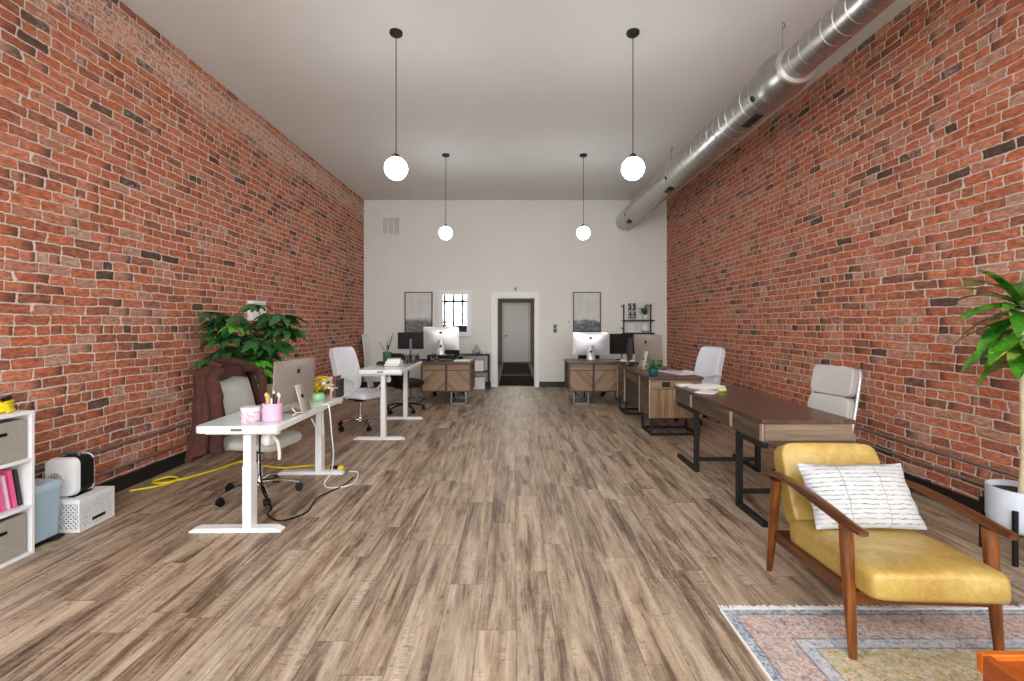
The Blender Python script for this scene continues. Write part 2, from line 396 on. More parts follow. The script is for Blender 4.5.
def patterned(name):
    t = NT(name, 0.5)
    d = t.voro(t.mapv(t.obj, (1, 1, 0.7)), 26.0)
    t.color(t.mix(t.rng(d, 0.36, 0.42), lin((232, 230, 226)), lin((24, 24, 25))))
    return t.mat
M['patterned'] = patterned('black_white_pattern')
def script_print(name):
    t = NT(name, 0.6)
    n = t.noise(t.mapv(t.gen, (2, 1, 2.4)), 3.0, 3.0, 0.6)
    t.color(t.mix(t.rng(n, 0.60, 0.66), lin((232, 231, 226)), lin((170, 168, 160))))
    return t.mat
M['print'] = script_print('pale_print')
def speckle(name):
    t = NT(name, 0.4)
    n = t.noise(t.obj, 45.0, 2.0, 0.5)
    t.color(t.mix(t.rng(n, 0.5, 0.58), lin((234, 206, 212)), lin((214, 160, 178))))
    return t.mat
M['pink_pattern'] = speckle('pink_patterned_tin')

# ------------------------------------------------------------------ mesh builder
class MB:
    def __init__(s): s.v, s.f = [], []
    def add(s, vs, fs):
        o = len(s.v); s.v += [tuple(v) for v in vs]; s.f += [tuple(i + o for i in f) for f in fs]; return s
    def box(s, x0, x1, y0, y1, z0, z1):
        return s.add([(x0, y0, z0), (x1, y0, z0), (x1, y1, z0), (x0, y1, z0), (x0, y0, z1), (x1, y0, z1), (x1, y1, z1), (x0, y1, z1)],
                     [(0, 3, 2, 1), (4, 5, 6, 7), (0, 1, 5, 4), (1, 2, 6, 5), (2, 3, 7, 6), (3, 0, 4, 7)])
    def xf(s, mat, start=0):
        for i in range(start, len(s.v)): s.v[i] = tuple(mat @ Vector(s.v[i]))
        return s
    def bar(s, p0, p1, w, h, up=(0, 0, 1), w1=None, h1=None):
        p0, p1 = Vector(p0), Vector(p1); d = (p1 - p0).normalized(); up = Vector(up)
        if abs(d.dot(up)) > 0.98: up = Vector((0, 1, 0))
        sx = d.cross(up).normalized(); sy = sx.cross(d)
        vs = []
        for p, a, b in ((p0, w, h), (p1, w1 or w, h1 or h)):
            for i, j in ((-1, -1), (1, -1), (1, 1), (-1, 1)): vs.append(p + sx * i * a / 2 + sy * j * b / 2)
        return s.add(vs, [(0, 3, 2, 1), (4, 5, 6, 7), (0, 1, 5, 4), (1, 2, 6, 5), (2, 3, 7, 6), (3, 0, 4, 7)])
    def tube(s, pts, r, n=10, caps=True, flat=1.0):
        pts = [Vector(p) for p in pts]; k = len(pts)
        rs = list(r) if isinstance(r, (list, tuple)) else [r] * k
        vs, fs, prev = [], [], None
        for i, p in enumerate(pts):
            d = (pts[min(i + 1, k - 1)] - pts[max(i - 1, 0)]).normalized()
            if prev is None:
                a = d.cross(Vector((0, 0, 1)))
                if a.length < 0.05: a = d.cross(Vector((0, 1, 0)))
            else:
                a = prev - d * prev.dot(d)
            a.normalize(); prev = a; b = d.cross(a)
            for j in range(n):
                t = 2 * PI * j / n
                vs.append(p + a * math.cos(t) * rs[i] + b * math.sin(t) * rs[i] * flat)
        for i in range(k - 1):
            for j in range(n):
                fs.append((i * n + j, i * n + (j + 1) % n, (i + 1) * n + (j + 1) % n, (i + 1) * n + j))
        if caps: fs += [tuple(range(n - 1, -1, -1)), tuple((k - 1) * n + j for j in range(n))]
        return s.add(vs, fs)
    def cyl(s, p0, p1, r0, r1=None, n=16): return s.tube([p0, p1], [r0, r0 if r1 is None else r1], n)
    def lathe(s, prof, c=(0, 0, 0), n=28):
        vs, fs = [], []
        for r, z in prof:
            for j in range(n):
                t = 2 * PI * j / n; vs.append((c[0] + r * math.cos(t), c[1] + r * math.sin(t), c[2] + z))
        for i in range(len(prof) - 1):
            for j in range(n): fs.append((i * n + j, i * n + (j + 1) % n, (i + 1) * n + (j + 1) % n, (i + 1) * n + j))
        if prof[0][0] > 1e-5: fs.append(tuple(range(n - 1, -1, -1)))
        if prof[-1][0] > 1e-5: fs.append(tuple((len(prof) - 1) * n + j for j in range(n)))
        return s.add(vs, fs)
    def ball(s, c, r, n=16, sz=1.0):
        m = max(6, n // 2)
        return s.lathe([(max(1e-6, r * math.sin(PI * i / m)), -r * sz * math.cos(PI * i / m)) for i in range(m + 1)], c, n)
    def pad(s, w, d, h, e=0.28, nu=40, nv=20, f=None, c=(0, 0, 0), mat=None):
        """rounded cushion (superellipsoid), f(x,y,z) -> deformed point"""
        sg = lambda q, p: math.copysign(abs(q) ** p, q)
        vs, fs = [], []
        for i in range(nv + 1):
            a = -PI / 2 + PI * i / nv
            for j in range(nu):
                b = 2 * PI * j / nu
                x = w / 2 * sg(math.cos(a), e * 1.4) * sg(math.cos(b), e)
                y = d / 2 * sg(math.cos(a), e * 1.4) * sg(math.sin(b), e)
                z = h / 2 * sg(math.sin(a), e * 2.2)
                p = (x, y, z)
                if f: p = f(*p)
                p = Vector(p)
                if mat: p = mat @ p
                vs.append(p + Vector(c))
        for i in range(nv):
            for j in range(nu): fs.append((i * nu + j, i * nu + (j + 1) % nu, (i + 1) * nu + (j + 1) % nu, (i + 1) * nu + j))
        return s.add(vs, fs)
    def prism(s, poly, h, mat=None, base=(0, 0, 0)):
        """polygon in local XZ pushed by h along +Y"""
        n = len(poly); vs = []
        for yy in (0.0, h):
            for x, z in poly:
                p = Vector((x, yy, z))
                if mat: p = mat @ p
                vs.append(p + Vector(base))
        fs = [tuple(range(n)), tuple(range(2 * n - 1, n - 1, -1))]
        fs += [(i, i + n, (i + 1) % n + n, (i + 1) % n) for i in range(n)]
        return s.add(vs, fs)
    def grid(s, rows):
        n = len(rows[0]); vs = [p for r in rows for p in r]
        fs = [(i * n + j, i * n + j + 1, (i + 1) * n + j + 1, (i + 1) * n + j) for i in range(len(rows) - 1) for j in range(n - 1)]
        return s.add(vs, fs)
    def build(s, name, mat, parent=None, bevel=0.0, smooth=None, solid=0.0, sub=0, seg=2, loc=None, normals=True):
        me = bpy.data.meshes.new(name)
        me.from_pydata(s.v, [], s.f); me.update()
        if normals:
            bm = bmesh.new(); bm.from_mesh(me); bmesh.ops.remove_doubles(bm, verts=bm.verts, dist=1e-6)
            bmesh.ops.recalc_face_normals(bm, faces=bm.faces); bm.to_mesh(me); bm.free()
        o = bpy.data.objects.new(name, me); C.objects.link(o)
        me.materials.append(M[mat] if isinstance(mat, str) else mat)
        if smooth is None: smooth = bevel == 0
        if smooth:
            me.shade_smooth(); me.set_sharp_from_angle(angle=R(42))
        if sub:
            m = o.modifiers.new('sub', 'SUBSURF'); m.levels = sub; m.render_levels = sub
        if solid:
            m = o.modifiers.new('solid', 'SOLIDIFY'); m.thickness = solid; m.offset = 0
        if bevel:
            m = o.modifiers.new('bevel', 'BEVEL'); m.width = bevel; m.segments = seg; m.limit_method = 'ANGLE'; m.angle_limit = R(35)
        if parent is not None: o.parent = parent
        if loc is not None: o.location = loc
        return o

def smoothpath(pts, k=6):
    P = [Vector(p) for p in pts]; out = []
    for i in range(len(P) - 1):
        a, b, c, d = P[max(i - 1, 0)], P[i], P[i + 1], P[min(i + 2, len(P) - 1)]
        for j in range(k):
            t = j / k
            out.append(0.5 * ((2 * b) + (c - a) * t + (2 * a - 5 * b + 4 * c - d) * t * t + (3 * b - 3 * c + d - a) * t ** 3))
    out.append(P[-1]); return out

def tag(o, label, cat, group=None, kind=None):
    o['label'] = label; o['category'] = cat
    if group: o['group'] = group
    if kind: o['kind'] = kind
    return o
def thing(name, label, cat, loc=(0, 0, 0), rz=0.0, group=None):
    o = bpy.data.objects.new(name, None); C.objects.link(o)
    o.location = loc; o.rotation_euler = (0, 0, R(rz)); o.empty_display_size = 0.1
    return tag(o, label, cat, group)
def struct(name, mb, mat, **k):
    o = mb.build(name, mat, **k); o['kind'] = 'structure'; return o
def copy_tree(o, parent=None):
    c = o.copy(); C.objects.link(c)
    if parent is not None: c.parent = parent
    for ch in [q for q in bpy.data.objects if q.parent == o]: copy_tree(ch, c)
    return c

# ------------------------------------------------------------------ room
XL, XR, YB, YF, ZC = -3.41, 3.47, 10.9, -1.2, 4.24
FX = lambda px, Y: (px - 514) / 480.0 * Y
FZ = lambda py, Y: 1.45 - (py - 323) / 480.0 * Y
struct('floor', MB().box(XL - 0.2, XR + 0.2, YF - 0.2, YB + 0.05, -0.1, 0), 'floor')
struct('ceiling', MB().box(XL - 0.2, XR + 0.2, YF - 0.2, YB + 0.2, ZC, ZC + 0.1), 'ceiling')
struct('wall_left', MB().box(XL - 0.2, XL, YF, YB + 0.2, 0, ZC), 'brick_left')
struct('wall_right', MB().box(XR, XR + 0.2, YF, YB + 0.2, 0, ZC), 'brick_right')
DX0, DX1, DZ = -0.386, 0.477, 2.02
bw = MB().box(XL, DX0, YB, YB + 0.14, 0, ZC).box(DX1, XR, YB, YB + 0.14, 0, ZC).box(DX0, DX1, YB, YB + 0.14, DZ, ZC)
struct('wall_back', bw, 'wall')
# door casing
tr = MB().box(DX0 - 0.135, DX0, YB - 0.025, YB - 0.001, 0, DZ + 0.135).box(DX1, DX1 + 0.092, YB - 0.025, YB - 0.001, 0, DZ + 0.135)
tr.box(DX0, DX1, YB - 0.025, YB - 0.001, DZ, DZ + 0.135)
tr.box(DX0, DX0 + 0.015, YB, YB + 0.14, 0, DZ).box(DX1 - 0.015, DX1, YB, YB + 0.14, 0, DZ).box(DX0, DX1, YB, YB + 0.14, DZ - 0.015, DZ)
struct('trim_1', tr, 'trim_white', bevel=0.004)
# skirting
struct('baseboard_left', MB().box(XL, XL + 0.02, YF, YB - 0.02, 0, 0.125), 'black', bevel=0.003)
struct('baseboard_right', MB().box(XR - 0.02, XR, YF, YB - 0.02, 0, 0.125), 'black', bevel=0.003)
struct('baseboard_back', MB().box(XL + 0.02, DX0 - 0.137, YB - 0.02, YB - 0.001, 0, 0.12).box(DX1 + 0.094, XR - 0.02, YB - 0.02, YB - 0.001, 0, 0.12), 'black', bevel=0.003)
# hallway behind the doorway
HX0, HX1, HY = -0.56, 0.70, 17.8
struct('floor_hall', MB().box(HX0 - 0.1, HX1 + 0.1, YB + 0.05, HY + 0.1, -0.1, 0), 'hall_floor')
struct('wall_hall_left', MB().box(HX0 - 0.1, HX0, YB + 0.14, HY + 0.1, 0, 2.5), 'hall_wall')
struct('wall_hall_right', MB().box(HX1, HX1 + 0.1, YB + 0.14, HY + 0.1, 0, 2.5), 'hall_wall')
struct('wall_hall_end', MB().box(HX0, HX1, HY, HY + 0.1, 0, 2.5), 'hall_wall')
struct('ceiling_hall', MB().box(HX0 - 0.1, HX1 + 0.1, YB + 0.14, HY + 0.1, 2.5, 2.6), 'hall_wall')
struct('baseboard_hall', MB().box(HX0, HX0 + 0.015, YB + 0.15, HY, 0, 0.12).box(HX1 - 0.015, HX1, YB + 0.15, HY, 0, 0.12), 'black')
hd = struct('door_1', MB().box(-0.36, 0.53, HY - 0.045, HY - 0.005, 0.01, 2.1), 'door', bevel=0.003)
MB().box(-0.44, -0.36, HY - 0.06, HY - 0.001, 0, 2.19).box(0.53, 0.61, HY - 0.06, HY - 0.001, 0, 2.19).box(-0.36, 0.53, HY - 0.06, HY - 0.001, 2.1, 2.19).build('door_frame', 'door_frame', hd, bevel=0.004)
k = MB().cyl((-0.29, HY - 0.045, 0.98), (-0.29, HY - 0.1, 0.98), 0.018).ball((-0.29, HY - 0.11, 0.98), 0.032)
k.build('door_knob', 'black_metal', hd)
MB().box(0.525, 0.54, HY - 0.07, HY - 0.045, 0.3, 0.42).box(0.525, 0.54, HY - 0.07, HY - 0.045, 1.7, 1.82).build('hinge', 'steel_grey', hd)
tag(MB().box(-0.36, 0.50, 11.1, 17.2, 0.0, 0.008).build('runner_rug', 'runner'), 'dark runner rug with a pale patterned band in the hallway beyond the doorway', 'rug')
hl = thing('added_hall_ceiling_light', 'added unseen flush ceiling light in the hallway beyond the doorway', 'light', (0.07, 15.6, 2.5))  # unseen lamp, added to brighten the hallway and its end door
MB().lathe([(0.15, 0), (0.15, -0.025), (0.14, -0.03)]).build('base', 'white_metal', hl)
MB().lathe([(0.135, -0.03), (0.13, -0.06), (0.08, -0.085), (1e-6, -0.09)]).build('diffuser', 'added_hall_lamp', hl)

# street front behind the camera: knee wall, glazing bars, header
fw = MB().box(XL - 0.2, XR + 0.2, YF - 0.2, YF, 0, 0.45).box(XL - 0.2, XR + 0.2, YF - 0.2, YF, 3.95, ZC)
struct('wall_front', fw, 'black')
win = MB()
for i in range(17):
    x = XL + 0.08 + i * 0.43
    if x < XR: win.box(x - 0.05, x + 0.05, YF - 0.13, YF - 0.07, 0.45, 3.95)
for z in (0.47, 2.49, 3.93): win.box(XL, XR, YF - 0.135, YF - 0.065, z - 0.06, z + 0.06)
struct('window_1', win, 'black_metal')
struct('ground_outside', MB().box(-14, 14, -16, YF - 0.2, -0.14, -0.1), plain('pavement', (168, 166, 160), 0.9, var=0.1))

# ------------------------------------------------------------------ small wall and ceiling items
def pendant(x, y, z, label):
    t = thing('pendant_light', label, 'pendant light', (x, y, ZC), 0, 'globe pendant lights')
    MB().lathe([(0.062, 0), (0.062, -0.022), (0.05, -0.034), (0.012, -0.036)]).build('canopy', 'black_metal', t)
    L = z - ZC
    MB().cyl((0, 0, -0.036), (0, 0, L + 0.14), 0.0045, n=8).build('rod', 'black_metal', t)
    MB().lathe([(0.012, L + 0.145), (0.032, L + 0.13), (0.04, L + 0.098), (0.02, L + 0.094)]).build('socket', 'black_metal', t)
    MB().ball((0, 0, L), 0.108, 32).build('globe', 'globe', t)
    return t
pendant(-1.13, 4.6, 2.93, 'white globe pendant on a long black rod, nearer of the two on the left')
pendant(1.14, 4.6, 2.93, 'white globe pendant on a long black rod, nearer of the two beside the duct')
pendant(-1.13, 1.28, 2.93, 'added unseen globe pendant nearest the street windows, left one')  # this pair is added out of view to light the front of the room
pendant(1.14, 1.28, 2.93, 'added unseen globe pendant nearest the street windows, right one')  # second of the added, unseen pair
pendant(-1.13, 7.95, 2.94, 'white globe pendant hanging before the back wall, by the vent grille')
pendant(1.15, 7.95, 2.94, 'white globe pendant hanging before the back wall, by the duct end')

# spiral duct
DXc, DZc = 2.49, 3.735
du = thing('spiral_duct', 'round galvanised spiral duct slung along the ceiling beside the right brick wall', 'duct', (DXc, 0, DZc))
def ytube(mb, prof, n=48):
    vs, fs = [], []
    for y, r in prof:
        for j in range(n):
            a = 2 * PI * j / n; vs.append((r * math.cos(a), y, r * math.sin(a)))
    for i in range(len(prof) - 1):
        for j in range(n): fs.append((i * n + j, i * n + (j + 1) % n, (i + 1) * n + (j + 1) % n, (i + 1) * n + j))
    return mb.add(vs, fs)
def helix(mb, y0, y1, r, pitch, w=0.006):
    n = int((y1 - y0) / pitch * 36); pts = []
    for i in range(n + 1):
        y = y0 + (y1 - y0) * i / n; a = 2 * PI * (y - y0) / pitch
        pts.append((r * math.cos(a), y, r * math.sin(a)))
    return mb.tube(pts, w, 5)
ytube(MB(), [(-1.1, 0.138), (4.28, 0.138)]).build('near_section', 'galv', du)
helix(MB(), -1.0, 4.2, 0.138, 0.14, 0.0028).build('near_seam', 'seam', du)
ytube(MB(), [(4.24, 0.14), (4.25, 0.168), (4.28, 0.172), (4.34, 0.196), (4.42, 0.212), (4.56, 0.213), (4.58, 0.203)]).build('reducer', 'galv', du)
ytube(MB(), [(4.21, 0.14), (4.215, 0.176), (4.248, 0.176), (4.253, 0.14)]).build('collar', 'seam', du, bevel=0)
ytube(MB(), [(4.56, 0.2), (10.88, 0.2)]).build('far_section', 'galv', du)
helix(MB(), 4.62, 10.8, 0.2, 0.17, 0.003).build('far_seam', 'seam', du)
ytube(MB(), [(10.82, 0.201), (10.83, 0.228), (10.885, 0.228), (10.89, 0.201)]).build('end_flange', 'white_metal', du)
for (y, a) in ((4.67, 212), (7.29, 205), (9.94, 192)):
    q = Vector((math.cos(R(a)), 0, math.sin(R(a))))
    MB().cyl(Vector((0, y, 0)) + q * 0.195, Vector((0, y, 0)) + q * 0.206, 0.03, n=20).build('port_plug', 'black_plastic', du)
for (y, a) in ((4.96, 262), (7.55, 256), (10.0, 242)):
    rows = []
    for i in range(7):
        aa = R(a - 13 + 26 * i / 6); rows.append([(0.203 * math.cos(aa), y - 0.15, 0.203 * math.sin(aa)), (0.203 * math.cos(aa), y + 0.15, 0.203 * math.sin(aa))])
    MB().grid(rows).build('register', 'black_metal', du, solid=0.006)
for y in (2.2, 4.45, 7.6):
    MB().cyl((0, y, 0.138 if y < 4 else 0.2), (0, y, ZC - DZc - 0.001), 0.003, n=6).tube(smoothpath([(0, y, ZC - DZc - 0.06), (0.02, y, ZC - DZc - 0.045), (0.02, y, ZC - DZc - 0.02), (0, y, ZC - DZc - 0.002)], 4), 0.005, 6).build('hanger_wire', 'steel_grey', du)

# vent grille
v = thing('vent_grille', 'white square louvred return vent high on the back wall', 'vent', (FX(391, YB), YB - 0.001, FZ(226, YB)))
f = MB().box(-0.225, 0.225, -0.02, 0, 0.185, 0.225).box(-0.225, 0.225, -0.02, 0, -0.225, -0.185).box(-0.225, -0.185, -0.02, 0, -0.185, 0.185).box(0.185, 0.225, -0.02, 0, -0.185, 0.185)
for x in (-0.065, 0.06): f.box(x - 0.01, x + 0.01, -0.02, 0, -0.185, 0.185)
f.build('frame', 'white_metal', v, bevel=0.003)
MB().box(-0.185, 0.185, -0.004, -0.001, -0.185, 0.185).build('backing', 'door', v)
s = MB()
for i in range(22):
    z = -0.178 + i * 0.017; s.bar((-0.185, -0.01, z), (0.185, -0.01, z), 0.012, 0.003, up=(0, 0.6, 0.8))
s.build('louvre', 'white_metal', v)

# pictures, mirror
def picture(px0, px1, py0, py1, mat, label):
    Y = YB
    x0, x1, z0, z1 = FX(px0, Y), FX(px1, Y), FZ(py1, Y), FZ(py0, Y)
    t = thing('framed_print', label, 'picture', ((x0 + x1) / 2, Y - 0.001, (z0 + z1) / 2), 0, 'framed landscape prints')
    w, h = (x1 - x0) / 2, (z1 - z0) / 2; b = 0.018
    MB().box(-w, w, -0.035, 0, h - b, h).box(-w, w, -0.035, 0, -h, -h + b).box(-w, -w + b, -0.035, 0, -h + b, h - b).box(w - b, w, -0.035, 0, -h + b, h - b).build('frame', 'steel_grey' if False else 'black_metal', t, bevel=0.002)
    MB().box(-w + b, w - b, -0.02, -0.002, -h + b, h - b).build('canvas', mat, t)
picture(405, 432.5, 292, 333, 'art_left', 'framed misty landscape print with a dark field below, beside the mirror')
picture(573, 600.5, 292, 332, 'art_right', 'framed misty landscape print with dark hills, between light switch and wall shelf')
mx0, mx1, mz0, mz1 = FX(438.5, YB), FX(471.5, YB), FZ(336.5, YB), FZ(290, YB)
t = thing('wall_mirror', 'white framed mirror on the back wall reflecting tall street windows', 'mirror', ((mx0 + mx1) / 2, YB - 0.001, (mz0 + mz1) / 2))
w, h, b = (mx1 - mx0) / 2, (mz1 - mz0) / 2, 0.105
MB().box(-w, w, -0.035, 0, h - b, h).box(-w, w, -0.035, 0, -h, -h + b).box(-w, -w + b, -0.035, 0, -h + b, h - b).box(w - b, w, -0.035, 0, -h + b, h - b).build('frame', 'trim_white', t, bevel=0.006)
MB().box(-w + b, w - b, -0.015, -0.002, -h + b, h - b).build('mirror_glass', 'mirror', t)

# switches and a sensor
t = thing('light_switch', 'grey double light switch plate between doorway and framed print', 'switch', (FX(555, YB), YB - 0.001, FZ(328.5, YB)))
MB().box(-0.045, 0.045, -0.008, 0, -0.1, 0.1).build('plate', 'steel_grey', t, bevel=0.004)
for z in (-0.045, 0.045): MB().box(-0.02, 0.02, -0.014, -0.008, z - 0.03, z + 0.03).build('rocker', 'black_plastic', t, bevel=0.003)
t = thing('thermostat', 'small white thermostat at the left edge of the right framed print', 'thermostat', (FX(568.5, YB), YB - 0.001, FZ(322, YB)))
MB().box(-0.045, 0.045, -0.02, 0, -0.035, 0.035).build('wall_mount', 'white_plastic', t, bevel=0.006)
MB().box(-0.025, 0.025, -0.022, -0.02, -0.01, 0.018).build('display', 'steel_grey', t)
t = thing('door_sensor', 'tiny dark sensor on the wall just above the doorway', 'sensor', (FX(515.5, YB), YB - 0.001, FZ(289.5, YB)))
MB().box(-0.022, 0.022, -0.02, 0, -0.03, 0.05).build('housing', 'steel_grey', t, bevel=0.006)
MB().ball((0, -0.022, 0.03), 0.013, 10).build('eye', 'black_plastic', t)
t = thing('wall_box', 'white rectangular control box on the left brick wall above the plant', 'control box', (XL + 0.001, FX(0, 1) * 0 + 6.3, FZ(311, 6.35)))
MB().box(0, 0.07, -0.17, 0.17, -0.13, 0.13).build('housing', 'white_plastic', t, bevel=0.008)
MB().box(0.07, 0.074, -0.14, 0.14, 0.05, 0.1).build('panel', 'amber_plastic', t)

# conduits along both brick walls
def conduit(x, z, y0, y1, label, side):
    t = thing('conduit_pipe', label, 'conduit', (x, 0, z), 0, 'conduits along the brick walls')
    MB().cyl((0, y0, 0), (0, y1, 0), 0.0125, n=10).build('pipe', 'pipe', t)
    y = y0 + 0.5
    while y < y1:
        MB().bar((0, y - 0.012, 0), (0, y + 0.012, 0), 0.03, 0.034).box(min(0, side * 0.016), max(0, side * 0.016), y - 0.012, y + 0.012, -0.006, 0.03).build('mount_clip', 'pipe', t, bevel=0.003)
        y += 1.4
conduit(XL + 0.018, 0.41, 2.0, 10.4, 'upper thin conduit running along the foot of the left brick wall', -1)
conduit(XL + 0.018, 0.21, 3.55, 10.4, 'lower thin conduit just above the black baseboard on the left', -1)
conduit(XR - 0.018, 0.40, 0.5, 10.4, 'upper thin conduit running along the foot of the right brick wall', 1)
conduit(XR - 0.018, 0.262, 0.5, 4.84, 'lower thin conduit just above the black baseboard on the right', 1)
t = thing('outlet_box', 'galvanised outlet box where the lower right conduit ends', 'outlet box', (XR - 0.001, 4.92, 0.27))
MB().box(-0.05, 0, -0.055, 0.055, -0.06, 0.06).build('housing', 'alu', t, bevel=0.006)
MB().box(-0.056, -0.05, -0.035, 0.035, -0.045, 0.045).build('cover', 'white_plastic', t, bevel=0.003)

# ------------------------------------------------------------------ standing desks
def standing_desk(label, x, y, rz, H, L, W, y_legs, col_x, foot_x=0.0):
    """origin at centre of footprint; long axis local y; near end is -y"""
    t = thing('standing_desk', label, 'desk', (x, y, 0), rz, 'white standing desks')
    def outline(w, l, r, n=6):
        p = []
        for cx, cy, a0 in ((w - r, l - r, 0), (-w + r, l - r, 90), (-w + r, -l + r, 180), (w - r, -l + r, 270)):
            for i in range(n + 1):
                a = R(a0 + 90 * i / n); p.append((cx + r * math.cos(a), cy + r * math.sin(a)))
        return p
    def slab(w, l, r, z0, z1):
        p = outline(w, l, r); n = len(p); m = MB()
        return m.add([(a, b, z0) for a, b in p] + [(a, b, z1) for a, b in p], [tuple(range(n)), tuple(range(2 * n - 1, n - 1, -1))] + [(i, (i + 1) % n, (i + 1) % n + n, i + n) for i in range(n)])
    slab(W / 2, L / 2, 0.06, H - 0.05, H - 0.006).build('tabletop', 'white_metal', t, bevel=0.004, smooth=True)
    slab(W / 2 - 0.012, L / 2 - 0.012, 0.05, H - 0.006, H).build('glass_top', 'glass_top', t)
    for yy in y_legs:
        c = MB().box(col_x - 0.03, col_x + 0.03, yy - 0.045, yy + 0.045, 0.03, H * 0.62).box(col_x - 0.026, col_x + 0.026, yy - 0.04, yy + 0.04, H * 0.6, H - 0.075)
        leg = c.build('leg', 'white_metal', t, bevel=0.005)
        p = [(-0.315, 0.0), (0.315, 0.0), (0.315, 0.012), (0.27, 0.032), (-0.27, 0.032), (-0.315, 0.012)]
        MB().prism(p, 0.075, base=(foot_x, yy - 0.0375, 0.0)).build('foot', 'white_metal', leg, bevel=0.003)
        MB().box(-0.24, 0.26, yy - 0.02, yy + 0.02, H - 0.075, H - 0.05).build('bracket', 'white_metal', leg, bevel=0.003)
    MB().box(col_x - 0.02, col_x + 0.02, y_legs[0], y_legs[1], H - 0.08, H - 0.052).build('crossbar', 'white_metal', t)
    kp = MB().box(-0.02, 0.055, -L / 2 - 0.004, -L / 2 + 0.002, H - 0.034, H - 0.016).build('keypad', 'steel_grey', t, bevel=0.002)
    kp['label'] = 'small grey height keypad'
    return t
HD = 0.75
desk_a = standing_desk('white standing desk nearest the camera with mint glass top, pink cup on it', -1.91, 3.95, 1.0, HD, 1.40, 0.56, (-0.60, 0.665), 0.055, -0.03)
desk_b = standing_desk('raised white standing desk farther back with green potted snake plant on it', -1.665, 6.6, 0.6, 0.875, 1.44, 0.56, (-0.62, 0.65), 0.035, -0.02)

# ------------------------------------------------------------------ office chairs
def star_base(t, r=0.31, rot=0.0, mat='chrome'):
    for i in range(5):
        a = R(rot + 72 * i); c, s_ = math.cos(a), math.sin(a)
        pts = smoothpath([(0.02 * c, 0.02 * s_, 0.115), (0.14 * c, 0.14 * s_, 0.118), (0.24 * c, 0.24 * s_, 0.095), (r * c, r * s_, 0.075)], 4)
        leg = MB().tube(pts, [0.024 - 0.010 * k / (len(pts) - 1) for k in range(len(pts))], 10, flat=0.7).build('leg', mat, t)
        w = MB(); q = Vector((r * c, r * s_, 0.028)); px = Vector((-s_, c, 0))
        for k in (-1, 1): w.cyl(q + px * 0.007 * k, q + px * 0.024 * k, 0.028, n=16)
        w.cyl(q + Vector((0, 0, 0.01)), (r * c, r * s_, 0.08), 0.008, n=8)
        w.tube([q + Vector((0.024 * c, 0.024 * s_, 0.012)), q + Vector((0.012 * c, 0.012 * s_, 0.03)), q + Vector((-0.012 * c, -0.012 * s_, 0.03)), q + Vector((-0.026 * c, -0.026 * s_, 0.008))], 0.012, 8)
        w.build('caster', 'black_plastic', leg)
    MB().cyl((0, 0, 0.09), (0, 0, 0.14), 0.036, 0.03, n=20).build('hub', mat, t)
    MB().cyl((0, 0, 0.14), (0, 0, 0.28), 0.026, n=16).cyl((0, 0, 0.27), (0, 0, 0.4), 0.015, n=16).build('gas_lift', mat, t)

